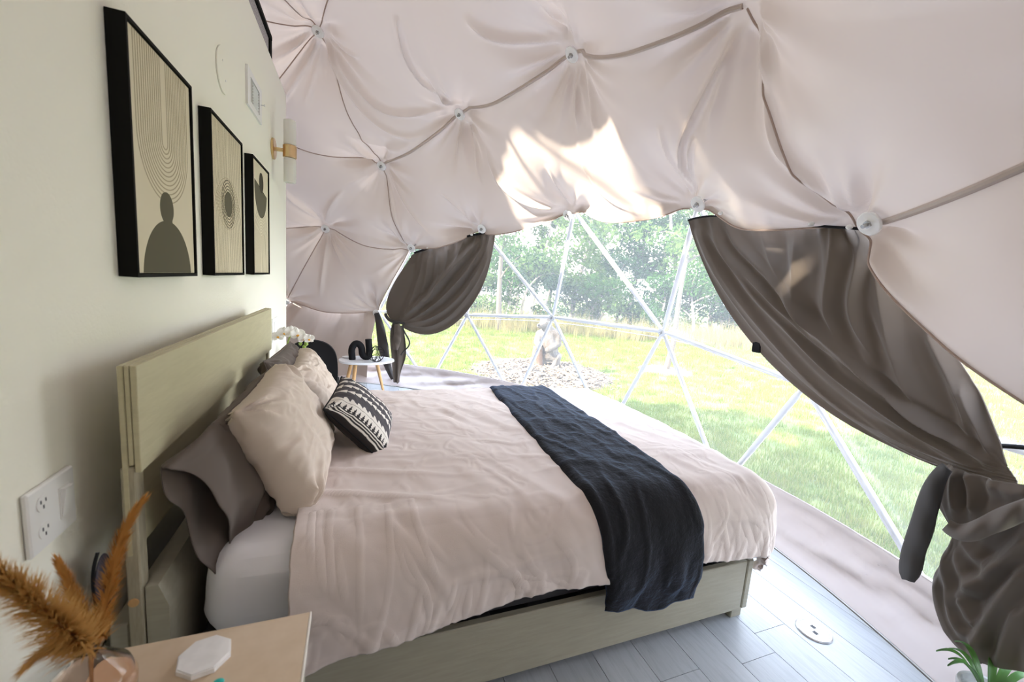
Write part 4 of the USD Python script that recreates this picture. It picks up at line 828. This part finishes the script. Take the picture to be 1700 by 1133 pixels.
single('knot_vase',tube(spl(kp,70),.036,18),M_blackm,'matt black tube-shaped knot vase on the white side table','vase',smooth=40)
bc=at(625,584,1,4.66); ic=trimesh.creation.icosphere(1,1.0); rr_=.088; bc[2]=zb+rr_+.006
wb=thing('wire_ball','openwork black wire ball beside the knot vase on the side table','ornament',bc)
r7=np.random.default_rng(4)
for k in range(9):
    n=r7.normal(size=3); n/=np.linalg.norm(n); e=np.cross(n,[.3,.5,.8]); e/=np.linalg.norm(e); f=np.cross(n,e); o=r7.uniform(-.35,.35)*rr_; q=math.sqrt(rr_**2-o*o); x=np.linspace(0,2*PI,40)
    part(wb,'wire',tube(bc+n*o+q*(np.cos(x)[:,None]*e+np.sin(x)[:,None]*f),.0028,6,False),M_blackm,True)
dc=at(577,594,2,zb); single('small_dish',lathe([(0,.001),(.04,.001),(.058,.010),(.056,.012),(.04,.005),(0,.004)],32,(dc[0],dc[1],zb)),M_pot,'small white dish at the left of the white side table','dish')
n2=thing('nightstand','pale night table hidden behind the pillows at the far side of the bed','nightstand',(.28,3.12,0))
part(n2,'top',box(.06,.50,2.92,3.36,.53,.555,.004),M_stone,20)
for x in (.09,.44):
    for y in (2.95,3.30): part(n2,'leg',box(x,x+.03,y,y+.03,.001,.53,.003),M_oak,20)
oc=at(489,585,1,3.12); oc[2]=.555
orc=thing('potted_orchid','white orchid in a tall white ceramic pot behind the far pillow','potted plant',oc)
part(orc,'pot',lathe([(0,.0),(.050,.0),(.058,.01),(.064,.26),(.062,.265),(.056,.26),(.052,.03),(0,.03)],36,oc),M_pot,30)
part(orc,'stem',tube(spl([oc+[0.0,0,.24],at(473,595,1,3.1),at(477,572,1,3.08),at(484,557,1,3.06),at(496,553,1,3.06),at(507,562,1,3.06),at(511,573,1,3.06)],40),.0045,8),M_stalk)
def flower(c,nrm,size,seed):
    r=np.random.default_rng(seed); n=V(nrm,float); n/=np.linalg.norm(n); e=np.cross(n,[0,0,1]); e/=np.linalg.norm(e); f=np.cross(e,n); fl=None
    for k,(ang,w,L) in enumerate(((90,.34,.9),(210,.34,.9),(330,.34,.9),(20,.62,1.0),(160,.62,1.0))):
        a=math.radians(ang+r.uniform(-8,8)); d=e*math.cos(a)+f*math.sin(a); s=np.cross(n,d); g=np.linspace(0,1,9); h=np.linspace(-1,1,7)
        P=V([[c+d*size*L*x+s*size*w*math.sin(PI*min(x*.94+.06,1))**.7*y+n*size*(.22*x*x-.12*y*y*x+.03*k%3*.01) for y in h] for x in g])
        q=part(orc,'petal',cloth(P,.0012),M_petal,True)
    part(orc,'lip',ball(c+n*size*.18-f*size*.12,size*.2,2,(1,1,.8)),M_yel,True)
for k,(x,y,s) in enumerate(((461,559,.042),(472,553,.046),(484,551,.046),(494,556,.048),(505,563,.044),(513,563,.036))): flower(at(x,y,1,3.02-.012*k),(.35+.1*math.sin(k*2),-1,.1-.2*(k>3)),s,k)
for x,y in ((499,570),(508,571),(505,577)): part(orc,'bud',ball(at(x,y,1,3.03),.015,2,(.8,.8,1.2)),M_stalk,True)
cc=at(517,600,1,3.65); bk=thing('chair','black chair with a rounded back behind the far pillow','chair',(cc[0],cc[1],0))
th=np.linspace(-1,1,40); zt=at(516,565,1,3.65)[2]
pb=sg.Polygon([(cc[0]-.20,.42)]+[(cc[0]+.20*math.sin(x*PI/2),.42+(zt-.42)*abs(math.cos(x*PI/2))**.35) for x in th]+[(cc[0]+.20,.42)]); part(bk,'backrest',prism(pb,3.64,3.685,'xz'),M_blackm,30)
part(bk,'seat',box(cc[0]-.2,cc[0]+.2,3.68,4.06,.41,.45,.01),M_blackm,20)
for x in (-.17,.17):
    for y in (3.70,4.03): part(bk,'leg',tube([(cc[0]+x*1.1,y,.001),(cc[0]+x,y,.42)],[.011,.015],10),M_blackm)
# ---------------------------------------------------------------- night table in the foreground
ns_=thing('nightstand','tan stone-topped night table in the lower left foreground','nightstand',(.30,.72,0))
pg=sg.Polygon([(.11,.45),(.492,.45),(.492,.99),(.128,.99),(.11,.962)]); part(ns_,'top',prism(pg,.582,.600,'xy'),M_stone,20)
part(ns_,'edge_band',box(.4922,.4965,.45,.9925,.581,.6003,.001),M_stone_e,20)
part(ns_,'drawer_box',box(.13,.475,.46,.97,.40,.580,.003),M_rail,20); part(ns_,'drawer_front',box(.476,.486,.47,.96,.41,.57,.003),M_rail,20)
for x in (.14,.44):
    for y in (.47,.93): part(ns_,'leg',box(x,x+.03,y,y+.03,.001,.40,.003),M_rail,20)
oc_=V([.302,.916]); o8=sg.Polygon([(oc_[0]+.049*math.cos(math.radians(22.5+45*k+12)),oc_[1]+.049*math.sin(math.radians(22.5+45*k+12))) for k in range(8)])
single('marble_coaster',cat_([prism(o8,.6005,.610,'xy'),prism(o8.buffer(-.0025,join_style=2),.6098,.6125,'xy')]),M_marble,'octagonal white marble coaster on the foreground night table','coaster',smooth=20)
tq=at(363,1134,2,.604); single('teal_bead',ball((tq[0],tq[1],.6055),.007,2,(1.4,1,.7)),mat('teal_glaze',(.02,.45,.40),.3),'small teal bead beside the marble coaster','bead',smooth=True)
vc=V([.155,.845,.6]); vs=thing('bud_vase','rounded amber glass vase holding pampas grass','vase',vc)
part(vs,'glass',lathe([(0,.001),(.036,.001),(.052,.012),(.062,.035),(.063,.055),(.054,.082),(.034,.104),(.022,.116),(.020,.130),(.024,.138),(.0215,.1385),(.0175,.130),(.0195,.116),(.032,.101),(.051,.080),(.060,.055),(.059,.036),(.050,.016),(.034,.006),(0,.006)],48,vc),M_amber,60)
def plume_mat(name,a,b): 
    return usdkit.material(stage,LK+name,{'o':('geometry',{}),'r':('rgb_ramp',{'ramp':[(0,a),(.6,b),(1,V(b)*1.25)]}),'d':('diffuse_bsdf',{}),'t':('translucent_bsdf',{}),'m':('mix_closure',{'fac':.45})},
     [('o.random_per_island','r.fac'),('r.color','d.color'),('r.color','t.color'),('d.BSDF','m.closure1'),('t.BSDF','m.closure2')],surface='m.closure')
M_pl1=plume_mat('plume_rust',(.58,.30,.09),(.98,.76,.45)); M_pl2=plume_mat('plume_gold',(.66,.42,.16),(.98,.84,.60))
def plume(name_label,px,ys,rad,m,seed,n,st_):
    r=np.random.default_rng(seed); q=V([at(x,y,1,v) for (x,y),v in zip(px,np.linspace(ys[0],ys[1],len(px)))]); c=spl(q,60); b=vc+V([0,0,.02])
    t=thing('pampas_stem',name_label,'dried grass',b)
    part(t,'stem',tube(np.vstack([[b],[vc+V([0,0,.10])+(c[0]-vc-V([0,0,.1]))*.3],c[::4]]),np.linspace(.0022,.0010,17),6),M_stem)
    v=[];f=[]; T_=np.gradient(c,axis=0); T_/=np.linalg.norm(T_,axis=1,keepdims=True)
    for i in range(n):
        s=st_+(1-st_)*r.uniform(); k=min(int(s*59),59); tt=T_[k]; a=r.normal(size=3); a-=tt*(a@tt); a/=np.linalg.norm(a)
        sp=rad*(1-.75*((s-st_)/(1-st_))**1.5)*r.uniform(.5,1.25); L=.022*r.uniform(.7,1.4); p0=c[k]+a*sp*.1; p1=p0+tt*L*.6+a*sp*.75; p2=p1+tt*L*.6+a*sp*.75-V([0,0,.003]); w=np.cross(tt,a)*.00085*r.uniform(.6,1.4)
        j=len(v); v+=[p0-w,p0+w,p1+w*1.1,p1-w*1.1,p2]; f+=[(j,j+1,j+2),(j,j+2,j+3),(j+3,j+2,j+4)]
    part(t,'plume',T(v,f),m,False,kind='stuff')
plume('tall rust pampas plume leaning right towards the headboard',[(163,1075),(168,1040),(178,990),(192,930),(211,875),(233,838)],(.86,.98),.017,M_pl1,1,1500,.02)
plume('short upright rust pampas plume in the middle of the vase',[(155,1075),(143,1040),(128,1005),(112,965),(100,940)],(.87,.93),.015,M_pl1,2,1000,.05)
plume('golden pampas plume leaning far to the left',[(150,1080),(120,1055),(80,1020),(40,985),(0,955),(-35,925)],(.83,.74),.028,M_pl2,3,2000,.02)
plume('small golden pampas plume drooping low at the left',[(150,1082),(125,1075),(100,1075),(75,1085),(55,1100)],(.84,.78),.012,M_pl2,4,420,.1)
# ---------------------------------------------------------------- on the floor
fb=thing('floor_box','round white and steel floor outlet box beside the bed foot','floor outlet',(2.503,1.018,0))
part(fb,'rim',lathe([(.055,.0005),(.068,.0005),(.0685,.003),(.064,.007),(.056,.0075),(.055,.0005)],40,(2.503,1.018,0)),M_steel,30); part(fb,'plate',lathe([(0,.0068),(.0545,.0068),(.0545,.001),(0,.001)],40,(2.503,1.018,0)),M_white,30)
for dx,dy in ((-.012,-.014),(.013,.012)): part(fb,'socket',box(2.503+dx-.0085,2.503+dx+.0085,1.018+dy-.0095,1.018+dy+.0095,.0066,.0074,.0004),M_dark,20)
for a in (.3,2.4,4.5): part(fb,'screw',cyl((2.503+.046*math.cos(a),1.018+.046*math.sin(a),.0066),(2.503+.046*math.cos(a),1.018+.046*math.sin(a),.0082),.003,8),M_steel,20)
part(fb,'hinge_line',box(2.515,2.538,.985,.9865,.0066,.0072,.0003),M_steel,20); part(fb,'hinge_line',box(2.476,2.478,1.03,1.052,.0066,.0072,.0003),M_steel,20)
for k,(x,y) in enumerate(((1478,1040),(1494,1056))):
    q=at(x,y,2,0); an=thing('floor_anchor',['dark steel anchor bracket at the skirt edge, farther from the camera','dark steel anchor bracket at the skirt edge, nearer the camera'][k],'bracket',(q[0],q[1],0),group=None)
    part(an,'plate',box(q[0]-.028,q[0]+.05,q[1]-.016,q[1]+.016,.0005,.005,.001),M_dsteel,20); part(an,'bolt',cat_([cyl((q[0]-.008,q[1],.004),(q[0]-.008,q[1],.010),.010,6),cyl((q[0]-.008,q[1],.009),(q[0]-.008,q[1],.016),.005,10)]),M_steel,20)
pc=at(1645,1150,2,.16); pp=thing('potted_plant','green strap-leaved plant in a grey pot at the lower right corner','potted plant',(pc[0],pc[1],0))
part(pp,'pot',lathe([(0,.001),(.055,.001),(.062,.01),(.082,.15),(.080,.16),(.072,.158),(.068,.14),(0,.14)],36,(pc[0],pc[1],0)),M_conc,30)
r8=np.random.default_rng(6)
for k in range(13):
    a=2*PI*k/13+r8.uniform(-.2,.2); d=V([math.cos(a),math.sin(a),0]); L=r8.uniform(.10,.16); s=V([-d[1],d[0],0]); x=np.linspace(0,1,12); h=np.linspace(-1,1,5)
    P=V([[V([pc[0],pc[1],.14])+d*(L*t*.9+.012)+V([0,0,.11*math.sin(t*2.2)*L/.14])+s*.011*math.sin(PI*(t*.93+.05))*y-V([0,0,1])*.004*(1-y*y) for y in h] for t in x]); part(pp,'leaf',cloth(P,.0012),M_green,True)
